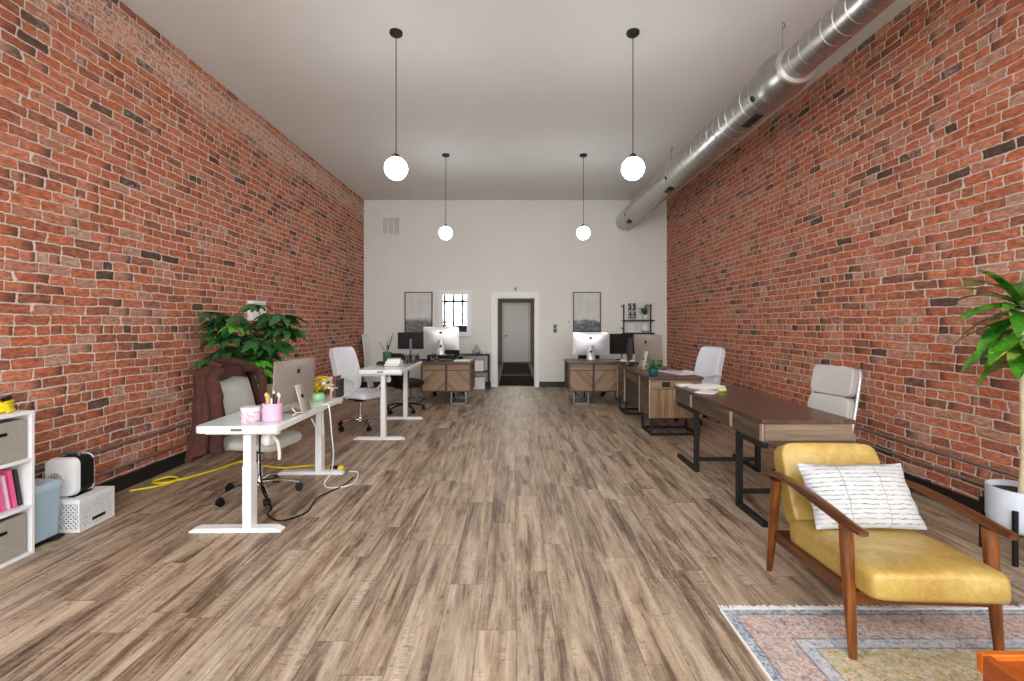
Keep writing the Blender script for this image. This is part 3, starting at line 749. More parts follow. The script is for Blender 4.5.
def office_chair(label, x, y, rz, style, mat, base_rot=0.0, arm_mat='chrome', bh=0.62, bwid=0.48, group='swivel office chairs', arms=True):
    """faces local -y"""
    t = thing('office_chair', label, 'office chair', (x, y, 0), rz, group)
    star_base(t, 0.31, base_rot, 'chrome' if mat != 'black_fabric' else 'black_plastic')
    MB().box(-0.11, 0.11, -0.12, 0.14, 0.385, 0.415).box(-0.05, 0.05, -0.06, 0.06, 0.36, 0.39).build('mechanism', 'black_plastic', t, bevel=0.006)
    MB().tube(smoothpath([(0.09, -0.02, 0.385), (0.2, -0.02, 0.38), (0.27, -0.02, 0.388)], 4), 0.006, 8).build('lever', 'black_plastic', t)
    def seatf(px, py, pz):
        zz = pz + 0.012 * math.cos(px * 9) * (1 if pz > 0 else 0)
        if py < -0.1: zz -= (py + 0.1) ** 2 * 0.9
        return (px, py, zz)
    MB().pad(0.50, 0.50, 0.11, 0.3, f=seatf, c=(0, -0.02, 0.47)).build('seat', mat, t)
    tilt = Matrix.Rotation(R(-11), 4, 'X')
    z0 = 0.50
    def place(m, name, mm, par=t): return m.xf(Matrix.Translation((0, 0.215, z0)) @ tilt).build(name, mm, par)
    def curve(px, py, pz):  # wrap the sides forward, lumbar bulge
        return (px, py - 0.35 * px * px - 0.018 * math.sin(min(1, max(0, (pz + bh / 2) / bh)) * PI * 1.4), pz)
    if style == 'tufted':
        def tf(px, py, pz):
            x_, y_, z_ = curve(px * (1 - 0.10 * max(0, pz / bh) ), py, pz)
            if py < 0:
                inx = 1.0 if abs(px) < bwid * 0.3 else 0.25
                y_ += 0.016 * inx * (math.exp(-((pz - 0.06) / 0.012) ** 2) + math.exp(-((pz + 0.14) / 0.012) ** 2))
                y_ += 0.012 * math.exp(-((abs(px) - bwid * 0.30) / 0.010) ** 2)
            return (x_, y_, z_)
        place(MB().pad(bwid, 0.105, bh, 0.17, 72, 90, f=tf, c=(0, 0, bh / 2 + 0.0)), 'backrest', mat)
    elif style == 'segmented':
        n = 2
        for i in range(n):
            hh = bh / n
            place(MB().pad(bwid, 0.085, hh * 0.985, 0.2, 56, 30, f=lambda a, b, c_: (a, b - 0.25 * a * a, c_), c=(0, 0, hh * (i + 0.5))), 'back_cushion', mat)
        fr = MB()
        for sx in (-1, 1): fr.tube(smoothpath([(sx * bwid * 0.5, 0.02, -0.06), (sx * (bwid * 0.5 + 0.012), 0.02, 0.1), (sx * (bwid * 0.5 + 0.012), 0.02, bh * 0.8), (sx * bwid * 0.48, 0.035, bh - 0.03)], 4), 0.014, 10)
        fr.tube([(-bwid * 0.48, 0.04, bh - 0.035), (bwid * 0.48, 0.04, bh - 0.035)], 0.012, 8)
        fr.bar((-bwid * 0.5, 0.0, -0.03), (bwid * 0.5, 0.0, -0.03), 0.05, 0.05)
        place(fr, 'back_frame', 'alu')
    else:
        place(MB().pad(bwid, 0.07, bh, 0.22, 48, 36, f=curve, c=(0, 0, bh / 2 + 0.02)), 'backrest', mat)
    MB().bar((0, 0.1, 0.405), (0, 0.245, 0.43), 0.09, 0.016).bar((0, 0.245, 0.43), (0, 0.285, 0.62), 0.09, 0.016, up=(0, 1, 0)).build('back_bracket', 'black_plastic' if style != 'segmented' else 'alu', t, bevel=0.003)
    for sx in ((-1, 1) if arms else ()):
        pts = smoothpath([(sx * 0.245, 0.10, 0.44), (sx * 0.275, 0.0, 0.50), (sx * 0.28, -0.17, 0.655), (sx * 0.28, -0.12, 0.675), (sx * 0.275, 0.08, 0.685), (sx * 0.262, 0.215, 0.69)], 6)
        if style == 'tufted' or style == 'plain':
            pts = smoothpath([(sx * 0.235, 0.02, 0.425), (sx * 0.285, -0.03, 0.47), (sx * 0.29, -0.16, 0.6), (sx * 0.285, -0.17, 0.665), (sx * 0.28, -0.08, 0.69), (sx * 0.275, 0.1, 0.695), (sx * 0.25, 0.235, 0.68)], 6)
        arm = MB().tube(pts, 0.013, 10, flat=1.3).build('armrest', arm_mat, t)
        MB().pad(0.05, 0.24, 0.032, 0.4, 20, 10, c=(sx * 0.281, 0.0, 0.706)).build('arm_pad', mat if mat != 'black_fabric' else 'black_plastic', arm)
    return t
chair_a = office_chair('stone grey office chair at the nearest desk with a brown jacket over its back', -2.15, 4.05, 82, 'plain', 'leather_seat', 10, 'black_plastic', 0.56, 0.44, arms=False)
office_chair('white leather office chair drawn up to the raised standing desk, by the left wall', -2.14, 6.68, 68, 'tufted', 'leather_white', 25, 'white_plastic', 0.62, 0.46)
office_chair('white leather office chair at the drawer desk against the right wall', 2.70, 7.12, -68, 'tufted', 'leather_white', 40, 'white_plastic', 0.60, 0.46)
office_chair('pale grey two-cushion office chair with aluminium frame behind the long bare desk', 2.72, 4.42, -75, 'segmented', 'leather_grey', 98, 'chrome', 0.56, 0.43, arms=False)
office_chair('black swivel chair in the gap behind the raised standing desk', -1.80, 7.90, 160, 'plain', 'black_fabric', 5, 'black_plastic', 0.46, 0.42, arms=False)
office_chair('office chair tucked behind the chevron desk left of the doorway, only casters showing', -1.35, 9.72, 0, 'plain', 'black_fabric', 12, 'black_plastic', 0.42, 0.44, arms=False)
office_chair('office chair tucked behind the chevron desk right of the doorway, casters showing', 1.55, 9.72, 0, 'plain', 'black_fabric', 20, 'black_plastic', 0.42, 0.44, arms=False)

# brown jacket over the near chair's back (chair-local frame: faces -y)
def jacket():
    t = thing('jacket', 'dark brown fleece jacket hung over the back of the nearest office chair', 'jacket', (-2.15, 4.05, 0), 82)
    NL, NA = 40, 96; sg = lambda v, p: math.copysign(abs(v) ** p, v)
    rows = []
    for i in range(NL + 1):
        q = i / NL
        z = 1.095 - 0.70 * q
        cy = 0.335 - 0.13 * min(q, 0.6)                       # follows the reclined back, then hangs straight
        dome = math.sin(min(1.0, q / 0.10 + 0.18) * PI / 2)
        hw = (0.272 + 0.05 * q) * (0.45 + 0.55 * dome); hb = 0.09 + 0.06 * q
        row = []
        for j in range(NA + 1):
            u = j / NA
            g0 = 0.95 - 0.25 * q                              # far flap edge (local +x side)
            g1 = 0.10 + 0.10 * q                              # near flap reaches farther over the front
            a0, a1 = -PI / 2 + g0, 1.5 * PI - g1 - 0.35
            a = a0 + (a1 - a0) * u
            amp = min(1.0, 0.15 + 1.5 * q)
            fo = amp * (0.20 * math.sin(a * 6.3 + 0.6) + 0.14 * math.sin(a * 11 + 1.3 + 0.8 * q) + 0.05 * math.sin(a * 21 + 3 * q))
            x = hw * sg(math.cos(a), 0.45) * (1 + 0.16 * fo)
            y = cy + hb * dome * sg(math.sin(a), 0.75) * (1 + fo)
            if math.cos(a) < 0: x -= 0.05 * q * q * (-math.cos(a))
            if z < 0.60 and abs(x) < 0.285: y = max(y, 0.262)
            hem = 0.05 * math.sin(a * 2.0 + 0.4) * q
            row.append((x, y, z + hem))
        rows.append(row)
    top = [(p[0] * 0.3, 0.335 + (p[1] - 0.335) * 0.25, 1.104) for p in rows[0]]
    MB().grid([top] + rows).build('body', 'jacket', t, solid=0.014)
    MB().tube(smoothpath([(-0.14, 0.235, 1.075), (-0.13, 0.34, 1.112), (0.0, 0.385, 1.118), (0.13, 0.34, 1.112), (0.15, 0.235, 1.075)], 6), 0.024, 10, flat=1.4).build('collar', 'jacket', t)
    lr = []
    for i in range(7):
        zz = 1.10 - 0.016 * i
        lr.append([(-0.16 + 0.04 * j, 0.262 - 0.006 * i + 0.03 * (1 if i == 0 else 0) - 0.006 * math.sin(j * 1.3), zz - 0.03 * abs(j - 4) / 4.0) for j in range(9)])
    MB().grid(lr).build('collar_lining', 'jacket', t, solid=0.01)
    # near sleeve hangs limp beside the body, far sleeve folds over the front edge
    for pts, r0 in (([(-0.20, 0.205, 1.06), (-0.29, 0.19, 1.0), (-0.315, 0.14, 0.86), (-0.325, 0.12, 0.68), (-0.335, 0.11, 0.50), (-0.33, 0.115, 0.44)], 0.058),
                    ([(0.12, 0.215, 1.065), (0.20, 0.175, 1.03), (0.225, 0.135, 0.95), (0.195, 0.11, 0.84), (0.16, 0.09, 0.75)], 0.058)):
        P = smoothpath(pts, 8); n = len(P)
        rs = [r0 * (0.9 + 0.10 * math.sin(k * 0.55) + 0.05 * math.sin(k * 1.3)) * (1 - 0.18 * k / n) for k in range(n)]
        MB().tube(P, rs, 18, flat=0.72).build('sleeve', 'jacket', t)
jacket()

# ------------------------------------------------------------------ computers
APPLE = []
def fruit_outline():
    pts = [(0.0, 0.33), (0.12, 0.40), (0.26, 0.41), (0.38, 0.34), (0.44, 0.26), (0.34, 0.16), (0.31, 0.02), (0.36, -0.12), (0.46, -0.2), (0.38, -0.38), (0.26, -0.52), (0.14, -0.53), (0.0, -0.48),
           (-0.14, -0.53), (-0.27, -0.51), (-0.40, -0.33), (-0.47, -0.1), (-0.46, 0.12), (-0.38, 0.3), (-0.25, 0.4), (-0.12, 0.4)]
    leaf = [(0.0, 0.46), (0.02, 0.58), (0.1, 0.68), (0.22, 0.72), (0.2, 0.6), (0.12, 0.5)]
    return pts, leaf
def all_in_one(label, x, y, z, rz, mat, s=1.0, group='all-in-one computers seen from behind'):
    """display faces local -y, curved back faces +y"""
    t = thing('desktop_computer', label, 'computer', (x, y, z), rz, group)
    W, H, Z0 = 0.65 * s, 0.43 * s, 0.088 * s
    def back(u, v):
        k = max(0.0, 1 - (abs(u) ** 2.6)) * max(0.0, 1 - abs(v) ** 2.6)
        return 0.006 + 0.036 * s * k
    N = 18; rows = []
    tilt = Matrix.Translation((0, 0, Z0)) @ Matrix.Rotation(R(-4), 4, 'X')
    for i in range(N + 1):
        v_ = -1 + 2 * i / N
        rows.append([(W / 2 * (-1 + 2 * j / N), back(-1 + 2 * j / N, v_), H * (v_ + 1) / 2) for j in range(N + 1)])
    m = MB().grid(rows)
    nv = len(m.v); m.box(-W / 2, W / 2, -0.001, 0.006, 0, H)
    m.xf(tilt).build('case', mat, t)
    MB().box(-W / 2 + 0.004, W / 2 - 0.004, -0.003, -0.001, H * 0.15, H - 0.004).xf(tilt).build('display', 'screen', t)
    MB().box(-W / 2 + 0.004, W / 2 - 0.004, -0.0025, -0.001, 0.003, H * 0.147).xf(tilt).build('chin', 'alu', t)
    yb = 0.042 * s
    st = MB()
    prof = [(yb - 0.004, Z0 + H * 0.46), (yb + 0.02 * s, Z0 + H * 0.40), (yb + 0.10 * s, 0.02), (yb + 0.098 * s, 0.004), (yb - 0.10 * s, 0.004)]
    wd = [0.105 * s, 0.125 * s, 0.155 * s, 0.17 * s, 0.17 * s]
    rows = [[(-w_ / 2, q[0], q[1]), (w_ / 2, q[0], q[1])] for q, w_ in zip(prof, wd)]
    st.grid(rows).build('stand', mat, t, solid=0.006)
    # round cable hole in the stand and the fruit mark on the case
    a, b = Vector((0, prof[1][0], prof[1][1])), Vector((0, prof[2][0], prof[2][1]))
    d = (b - a).normalized(); nrm = Vector((0, -d.z, d.y)) if -d.z > 0 else Vector((0, d.z, -d.y))
    cc = a.lerp(b, 0.42) + nrm * 0.0035
    MB().cyl(cc - nrm * 0.0005, cc + nrm * 0.001, 0.022 * s, n=20).build('cable_hole', 'ink', t)
    fm = MB(); p1, p2 = fruit_outline()
    hz = H * 0.74
    rot = tilt @ Matrix.Translation((0, back(0, 0.48) + 0.0005, hz)) @ Matrix.Scale(-1, 4, (1, 0, 0))
    sc = 0.062 * s
    for p in (p1, p2): fm.prism([(q[0] * sc, q[1] * sc) for q in p], 0.0012, rot)
    fm.build('logo', 'ink', t)
    return t
all_in_one('small grey all-in-one computer seen from behind on the nearest standing desk', -1.735, 3.77, HD, -99, 'alu_warm', 0.80)
riser_z = 0.76 + 0.105
all_in_one('large silver all-in-one computer on a black riser, left of the doorway', -1.34, 8.86, riser_z, 180, 'alu')
all_in_one('large silver all-in-one computer right of the doorway, below the hill print', 1.43, 8.98, 0.76, 176, 'alu')
all_in_one('taupe-backed all-in-one computer angled on the dark drawer desk', 2.0, 7.12, 0.76, 112, 'alu_warm')

def monitor(label, x, y, z, rz, w=0.5, h=0.29, zc=0.3):
    t = thing('monitor', label, 'monitor', (x, y, z), rz, 'black monitors')
    MB().box(-w / 2, w / 2, 0, 0.028, zc - h / 2, zc + h / 2).box(-w * 0.3, w * 0.3, 0.028, 0.05, zc - h * 0.3, zc + h * 0.3).build('housing', 'black_plastic', t, bevel=0.005)
    MB().box(-w / 2 + 0.008, w / 2 - 0.008, -0.002, 0, zc - h / 2 + 0.016, zc + h / 2 - 0.008).build('display', 'screen', t)
    MB().box(-0.02, 0.02, 0.05, 0.068, 0.012, zc + 0.03).build('stand', 'steel_grey', t, bevel=0.004)
    MB().lathe([(0.11, 0), (0.11, 0.008), (0.09, 0.012), (1e-6, 0.013)], (0, 0.045, 0)).build('base', 'black_plastic', t)
monitor('black monitor seen from behind beside the silver computer on a riser', -1.92, 8.98, 0.76, 180, 0.5, 0.31, 0.36)
monitor('black monitor on the far right desk under the wall shelf', 2.03, 8.98, 0.76, 3, 0.48, 0.38, 0.30)
monitor('dark monitor seen edge-on beside the taupe-backed computer', 1.90, 7.80, 0.76, 70, 0.52, 0.36, 0.27)

# ------------------------------------------------------------------ wooden desks
def drawer_desk(label, x, y, rz, L, D, metal, bays, chevron, group='wooden desks with drawers', open0=False):
    """long side local x, decorated face local -y; +x end carries a drawer end panel"""
    t = thing('drawer_desk', label, 'desk', (x, y, 0), rz, group)
    H = 0.76; zb = 0.225; x0, x1, y0, y1 = -L / 2, L / 2, -D / 2, D / 2
    MB().box(x0, x1, y0, y1, H - 0.035, H).build('tabletop', 'desk_top', t, bevel=0.004)
    xs = [x0 + 0.015]
    for b_ in bays: xs.append(xs[-1] + b_)
    zd = H - 0.035 - 0.125
    for i, b_ in enumerate(bays):
        a0, a1 = xs[i], xs[i + 1]
        knee = (not chevron) and i == 1
        body = MB()
        if i == 0 and open0:
            continue
        if knee:
            body.box(a0, a1, y0 + 0.05, y0 + 0.07, zb + 0.01, H - 0.036)
            body.box(a0, a1, y0 + 0.07, y1 - 0.05, zd, H - 0.036)
        else:
            body.box(a0, a1, y0 + 0.022, y1 - 0.015, zb, H - 0.036)
        body.build('cabinet', 'desk_dark', t, bevel=0.003)
        dm = 'parquet' if chevron else 'desk_front'
        dr = MB().box(a0 + 0.022, a1 - 0.022, y0 + 0.012, y0 + 0.022 if not knee else y0 + 0.049, zd + 0.014, H - 0.05).build('drawer', 'desk_front' if not chevron else 'drawer_oak', t, bevel=0.002)
        if not knee:
            MB().box(a0 + 0.022, a1 - 0.022, y0 + 0.012, y0 + 0.022, zb + 0.022, zd - 0.002).build('door', dm, t, bevel=0.002)
        if i == 0 or True:
            MB().box(a0 - 0.012, a0 + 0.012, y0 + 0.006, y0 + 0.022, zb if not (knee and False) else zb, H - 0.036).build('stile', 'post' if not chevron else 'desk_dark', t, bevel=0.002)
    MB().box(xs[-1] - 0.012, xs[-1] + 0.012, y0 + 0.006, y0 + 0.022, zb, H - 0.036).build('stile', 'post' if not chevron else 'desk_dark', t, bevel=0.002)
    # end panel at +x: drawer over a tall panel
    xe = xs[-1]
    dr = MB().box(xe, xe + 0.01, y0 + 0.03, y1 - 0.03, zd + 0.005, H - 0.045).build('drawer', 'desk_side' if chevron else M['desk_side_y'], t, bevel=0.002)
    ph = 0.0
    MB().box(xe + 0.01, xe + 0.016, y0 + 0.17, y0 + 0.27, zd + 0.03, H - 0.065).box(xe + 0.016, xe + 0.024, y0 + 0.185, y0 + 0.255, zd + 0.06, H - 0.075).build('pull', 'black_metal', dr, bevel=0.002)
    MB().box(xe, xe + 0.01, y0 + 0.03, y1 - 0.03, zb + 0.01, zd - 0.004).build('end_panel', 'desk_side_z', t, bevel=0.002)
    for i in ((0, len(bays) - 1)):
        ca = (xs[i] + 0.09, xs[i + 1] - 0.09) if chevron else ((xs[i] + 0.03, xs[i + 1] - 0.03))
        fr = MB()
        for yy in (y0 + 0.05, y1 - 0.05):
            for xx in ca: fr.bar((xx, yy, 0.02), (xx, yy, zb), 0.03, 0.03)
        for xx in ca: fr.bar((xx, y0 + 0.035, 0.015), (xx, y1 - 0.035, 0.015), 0.03, 0.03)
        for yy in (y0 + 0.05, y1 - 0.05): fr.bar((ca[0], yy, 0.015), (ca[1], yy, 0.015), 0.03, 0.03)
        fr.build('leg_frame', metal, t, bevel=0.003)
    return t
M['desk_side_y'] = wood('weathered_oak_across', [(74, 58, 44), (116, 92, 68), (146, 118, 88), (172, 144, 112)], 'Y', rough=0.6)
drawer_desk('dark oak drawer desk along the right wall carrying a taupe-backed computer and ivy', 2.075, 7.10, -90, 1.94, 0.70, 'black_metal', (0.5, 0.9, 0.5), False)
drawer_desk('wooden desk with chevron doors left of the doorway', -1.42, 8.9, 0, 1.34, 0.78, 'steel_grey', (0.43, 0.44, 0.44), True, open0=True)
drawer_desk('wooden desk with chevron doors right of the doorway', 1.64, 8.9, 0, 1.36, 0.78, 'steel_grey', (0.44, 0.44, 0.44), True)

def long_desk():
    t = thing('writing_desk', 'long bare dark wood desk on black metal legs beside the mustard armchair', 'desk', (2.10, 4.33, 0))
    x0, x1, y0, y1, H = -0.347, 0.312, -0.94, 0.94, 0.765
    MB().box(x0, x1, y0, y1, H - 0.03, H).build('tabletop', M['desk_top_y'], t, bevel=0.004)
    zb = H - 0.165
    MB().box(x0 + 0.012, x1 - 0.012, y0 + 0.012, y1 - 0.012, zb + 0.012, H - 0.031).build('apron', M['desk_side_y'], t, bevel=0.002)
    MB().box(x0 + 0.004, x1 - 0.004, y0 + 0.004, y1 - 0.004, zb, zb + 0.014).build('bottom_rail', 'desk_dark', t, bevel=0.002)
    ys = [y0 + 0.02, y0 + 0.50, y0 + 1.38, y1 - 0.02]
    for a, b in zip(ys[:-1], ys[1:]):
        MB().box(x0 + 0.004, x0 + 0.012, a + 0.024, b - 0.024, zb + 0.02, H - 0.038).build('drawer', M['desk_dark_y'], t, bevel=0.002)
    for y in ys: MB().box(x0, x0 + 0.012, y - 0.02, y + 0.02, zb + 0.014, H - 0.031).build('stile', 'post', t, bevel=0.002)
    MB().box(x0 + 0.02, x1 - 0.02, y0 + 0.004, y0 + 0.012, zb + 0.02, H - 0.038).build('end_panel', M['desk_end'], t, bevel=0.002)
    for yp, ye in ((-0.53, -0.93), (0.36, 0.86)):
        for xx in (x0 + 0.03, x1 - 0.03):
            MB().bar((xx, yp, 0.0), (xx, yp, zb), 0.04, 0.05).bar((xx, yp, 0.02), (xx, ye, 0.02), 0.04, 0.04).bar((xx, yp, zb - 0.02), (xx, ye, zb - 0.02), 0.04, 0.04).build('leg', 'black_metal', t, bevel=0.003)
        for zz in (0.12, zb - 0.02): MB().bar((x0 + 0.03, yp, zz), (x1 - 0.03, yp, zz), 0.03, 0.035).build('crossbar', 'black_metal', t, bevel=0.003)
    return t
M['desk_top_y'] = wood('espresso_top_long', [(50, 35, 29), (74, 53, 44), (94, 70, 59), (122, 98, 86)], 'Y', rough=0.3)
M['desk_dark_y'] = wood('dark_oak_long', [(50, 40, 32), (82, 66, 52), (108, 90, 72)], 'Y', rough=0.6)
M['desk_end'] = wood('weathered_end_board', [(74, 60, 50), (112, 94, 78), (146, 124, 102), (176, 156, 134)], 'X', fine=34, rough=0.6, big=9)
long_desk()

# ------------------------------------------------------------------ console table by the back wall
t = thing('console_table', 'narrow black two-tier console table against the back wall, left of the doorway', 'table', (-1.17, 10.63, 0))
MB().box(-0.63, 0.63, -0.18, 0.18, 0.735, 0.765).build('tabletop', 'black_metal', t, bevel=0.003)
MB().box(-0.60, 0.60, -0.16, 0.16, 0.37, 0.39).build('shelf', 'black_metal', t, bevel=0.003)
for x in (-0.61, 0.61):
    for y in (-0.16, 0.16): MB().box(x - 0.018, x + 0.018, y - 0.018, y + 0.018, 0, 0.735).build('leg', 'black_metal', t, bevel=0.002)
for x, hh, z in ((0.33, 0.24, 0.39), (0.36, 0.26, 0.0)):
    q = thing('storage_box', 'white box on the %s of the black console table' % ('middle shelf' if z else 'floor beneath the shelf'), 'box', (-1.17 + x, 10.63, z + 0.0006), 0, 'white boxes in the console table')
    MB().box(-0.17, 0.17, -0.12, 0.12, 0, hh * 0.8).build('box', 'white_plastic', q, bevel=0.005)
    MB().box(-0.175, 0.175, -0.125, 0.125, hh * 0.8, hh).build('lid', 'paper', q, bevel=0.005)
t = thing('glass_carafe', 'clear glass carafe on the console table by the doorway', 'carafe', (-0.83, 10.62, 0.766))
MB().lathe([(0.05, 0), (0.085, 0.02), (0.09, 0.07), (0.05, 0.13), (0.03, 0.17), (0.04, 0.2), (0.035, 0.2), (0.025, 0.17), (0.045, 0.125), (0.084, 0.07), (0.078, 0.022), (1e-6, 0.008)]).build('body', glass('clear_glass'), t)
MB().ball((0, 0, 0.215), 0.026, 14).build('stopper', 'white_plastic', t)
t = thing('white_cup', 'small white cup on the console table beside the carafe', 'cup', (-0.66, 10.6, 0.766))
MB().lathe([(0.03, 0), (0.042, 0.02), (0.045, 0.08), (0.041, 0.08), (0.038, 0.02), (1e-6, 0.01)]).build('body', 'white_plastic', t)
MB().tube(smoothpath([(0.042, 0, 0.065), (0.07, 0, 0.06), (0.068, 0, 0.03), (0.04, 0, 0.022)], 5), 0.006, 8).build('handle', 'white_plastic', t)

# black riser under the left computer, papers and cables on the far desks
t = thing('monitor_riser', 'low black riser under the silver computer left of the doorway', 'riser', (-1.34, 8.83, 0.7605))
MB().box(-0.24, 0.24, -0.14, 0.14, 0.082, 0.102).build('platform', 'black_plastic', t, bevel=0.004)
for x in (-0.225, 0.225): MB().box(x - 0.012, x + 0.012, -0.13, 0.13, 0, 0.082).build('leg', 'black_plastic', t, bevel=0.003)
def paper_stack(label, x, y, z, rz, n=5, w=0.21, d=0.3, mat='paper', name='paper_stack', cat='papers', group='papers lying on the desks'):
    m = MB(); zz = 0
    rnd = random.Random(int((x * 31 + y * 17) * 100))
    for i in range(n):
        s0 = len(m.v); m.box(-w / 2, w / 2, -d / 2, d / 2, zz, zz + 0.0035)
        m.xf(Matrix.Translation((rnd.uniform(-.012, .012), rnd.uniform(-.012, .012), 0)) @ Matrix.Rotation(R(rnd.uniform(-6, 6)), 4, 'Z'), s0); zz += 0.0038
    o = m.build(name, mat, loc=(x, y, z)); o.rotation_euler.z = R(rz)
    return tag(o, label, cat, group)
paper_stack('white papers at the front edge of the left chevron desk', -0.92, 8.70, 0.7605, 80, 6)
paper_stack('white papers on the far right desk in front of the black monitor', 2.08, 8.70, 0.7605, 70, 8)
paper_stack('pale lilac papers spread on the drawer desk behind the ivy pot', 2.22, 6.62, 0.7605, 20, 5, 0.24, 0.5, 'paper_lilac')
paper_stack('open white papers at the far end of the long bare desk', 2.02, 5.04, 0.7655, 20, 8, 0.3, 0.22)
paper_stack('grey-white leaflet beside the lime note on the long bare desk', 1.90, 4.73, 0.7655, -35, 3, 0.15, 0.22)
o = MB().pad(0.09, 0.05, 0.04, 0.5, 18, 10).build('fabric_note', 'lime', loc=(2.07, 4.78, 0.786)); tag(o, 'lime green crumpled note on the long bare desk', 'note')
# folded white notebook overhanging
t = thing('notebook', 'white notebook leaning over the far left corner of the long desk', 'notebook', (1.84, 5.225, 0.7655), 12)
MB().box(-0.06, 0.09, -0.04, 0.04, 0, 0.022).build('pages', 'paper', t, bevel=0.003)
MB().box(-0.062, 0.092, -0.042, 0.042, 0.022, 0.026).build('cover', 'book_pale', t, bevel=0.001)

def cord(name, label, pts, r, mat, cat='cord', group=None, k=8):
    return tag(MB().tube(smoothpath(pts, k), r, 8).build(name, mat), label, cat, group)
cord('cable', 'tangle of black cable on the left chevron desk before the riser', [(-1.72, 8.62, 0.767), (-1.6, 8.66, 0.80), (-1.52, 8.6, 0.77), (-1.62, 8.58, 0.768), (-1.68, 8.66, 0.79), (-1.5, 8.68, 0.767), (-1.38, 8.62, 0.80), (-1.3, 8.6, 0.768), (-1.2, 8.63, 0.785), (-1.13, 8.58, 0.768)], 0.007, 'black_plastic', 'cable')
t = thing('desk_organizer', 'dark mesh desk organizer with pens on the left chevron desk', 'organizer', (-1.80, 8.62, 0.7605))
MB().box(-0.09, 0.09, -0.06, 0.06, 0, 0.006).box(-0.09, 0.09, -0.06, -0.055, 0, 0.075).box(-0.09, 0.09, 0.055, 0.06, 0, 0.1).box(-0.09, -0.085, -0.06, 0.06, 0, 0.085).box(0.085, 0.09, -0.06, 0.06, 0, 0.085).build('tray', 'black_metal', t, bevel=0.002)
MB().box(-0.01, -0.005, -0.055, 0.055, 0.005, 0.085).build('divider', 'black_metal', t)
t = thing('tape_roll', 'small teal tape roll by the black monitor, left of the doorway', 'tape', (-1.78, 8.80, 0.7605))
MB().lathe([(0.022, 0), (0.042, 0), (0.042, 0.06), (0.022, 0.06), (0.022, 0)]).build('roll', plain('teal_tape', (40, 120, 100), 0.4), t)
t = thing('small_fern', 'small green plant low beside the silver computer on its riser', 'plant', (-1.0, 8.94, 0.7605))
MB().lathe([(0.04, 0), (0.055, 0.06), (0.05, 0.06), (0.045, 0.05), (1e-6, 0.05)]).build('pot', 'black_plastic', t)
def leaf(mb, base, direction, length, width, droop=0.5, fold=0.18, n=7, roll=0.0, tip=1.0, xmax=None):
    """one blade with a midrib fold, arching down"""
    b = Vector(base); d = Vector(direction).normalized()
    side = d.cross(Vector((0, 0, 1)))
    if side.length < 0.05: side = Vector((1, 0, 0))
    side.normalize(); side = Matrix.Rotation(roll, 3, d) @ side
    p = b.copy(); rows = []
    for i in range(n + 1):
        t_ = i / n
        w = width / 2 * (math.sin(PI * min(1, t_ ** 0.8 * 0.985 + 0.012)) ** 0.75) * tip
        up = side.cross(d).normalized()
        rows.append([p - side * w + up * w * fold, p - side * w * 0.5 + up * w * fold * 0.3, p.copy(), p + side * w * 0.5 + up * w * fold * 0.3, p + side * w + up * w * fold])
        d = (d + Vector((0, 0, -droop / n))).normalized()
        side = (side - d * side.dot(d)).normalized()
        p = p + d * length / n
    if xmax is not None: rows = [[Vector((min(q.x, xmax), q.y, q.z)) for q in r_] for r_ in rows]
    mb.grid(rows)
m = MB(); rr = random.Random(3)
for i in range(22):
    a = rr.uniform(0, 2 * PI); leaf(m, (0, 0, 0.05), (math.cos(a), math.sin(a), rr.uniform(0.3, 1.4)), rr.uniform(0.07, 0.12), 0.035, 1.0)
m.build('foliage', 'leaf_bright', t, normals=False)

# ------------------------------------------------------------------ things on the near standing desk
a2 = R(2.2)
t = thing('candle_tin', 'round pink patterned tin with white lid beside the pen cup', 'tin', (-1.872, 3.41, HD + 0.0005))
MB().lathe([(0.058, 0), (0.062, 0.005), (0.062, 0.078), (0.058, 0.082)]).build('body', 'pink_pattern', t)
MB().lathe([(0.064, 0.078), (0.064, 0.1), (0.06, 0.104), (1e-6, 0.105)]).build('lid', 'white_plastic', t)
t = thing('pen_cup', 'pink cup full of pens on the nearest standing desk', 'cup', (-1.735, 3.45, HD + 0.0005))
MB().lathe([(0.06, 0), (0.066, 0.006), (0.066, 0.125), (0.061, 0.125), (0.061, 0.01), (1e-6, 0.008)], n=32).build('body', 'pink', t)
pm = [('pale_pink_file', M['pink_pale']), (None, M['paper']), (None, M['ink']), (None, M['book_pale']), (None, M['pink_file']), (None, M['yellow_petal']), (None, M['paper']), (None, M['ink'])]
desc = ['pale pink', 'white', 'black', 'tan', 'bright pink', 'yellow', 'short white', 'short black']
for i, (_, mm) in enumerate(pm):
    a = 2 * PI * i / 8 + 0.3; c, s_ = math.cos(a), math.sin(a)
    base = Vector((-1.735 + 0.022 * c, 3.45 + 0.022 * s_, HD + 0.014)); top = Vector((-1.735 + 0.047 * c, 3.45 + 0.047 * s_, HD + 0.185 + 0.010 * (i % 3) - (0.02 if i > 5 else 0)))
    pen = thing('pen', desc[i] + ' pen standing in the pink cup', 'pen', base, 0, 'pens in the pink cup')
    dv = top - base
    MB().cyl((0, 0, 0), dv * 0.9, 0.0065, n=8).build('barrel', mm, pen)
    MB().cyl(dv * 0.9, dv, 0.0072, 0.005, n=8).build('cap', mm if i % 2 else M['white_plastic'], pen)
t = thing('flower_vase', 'yellow and white flowers in a low pale green vase behind the small computer', 'flowers', (-1.765, 4.33, HD + 0.0005))
MB().lathe([(0.045, 0), (0.055, 0.01), (0.06, 0.04), (0.045, 0.07), (0.04, 0.07), (0.052, 0.04), (1e-6, 0.012)]).build('vase', 'green_glaze', t)
rr = random.Random(5)
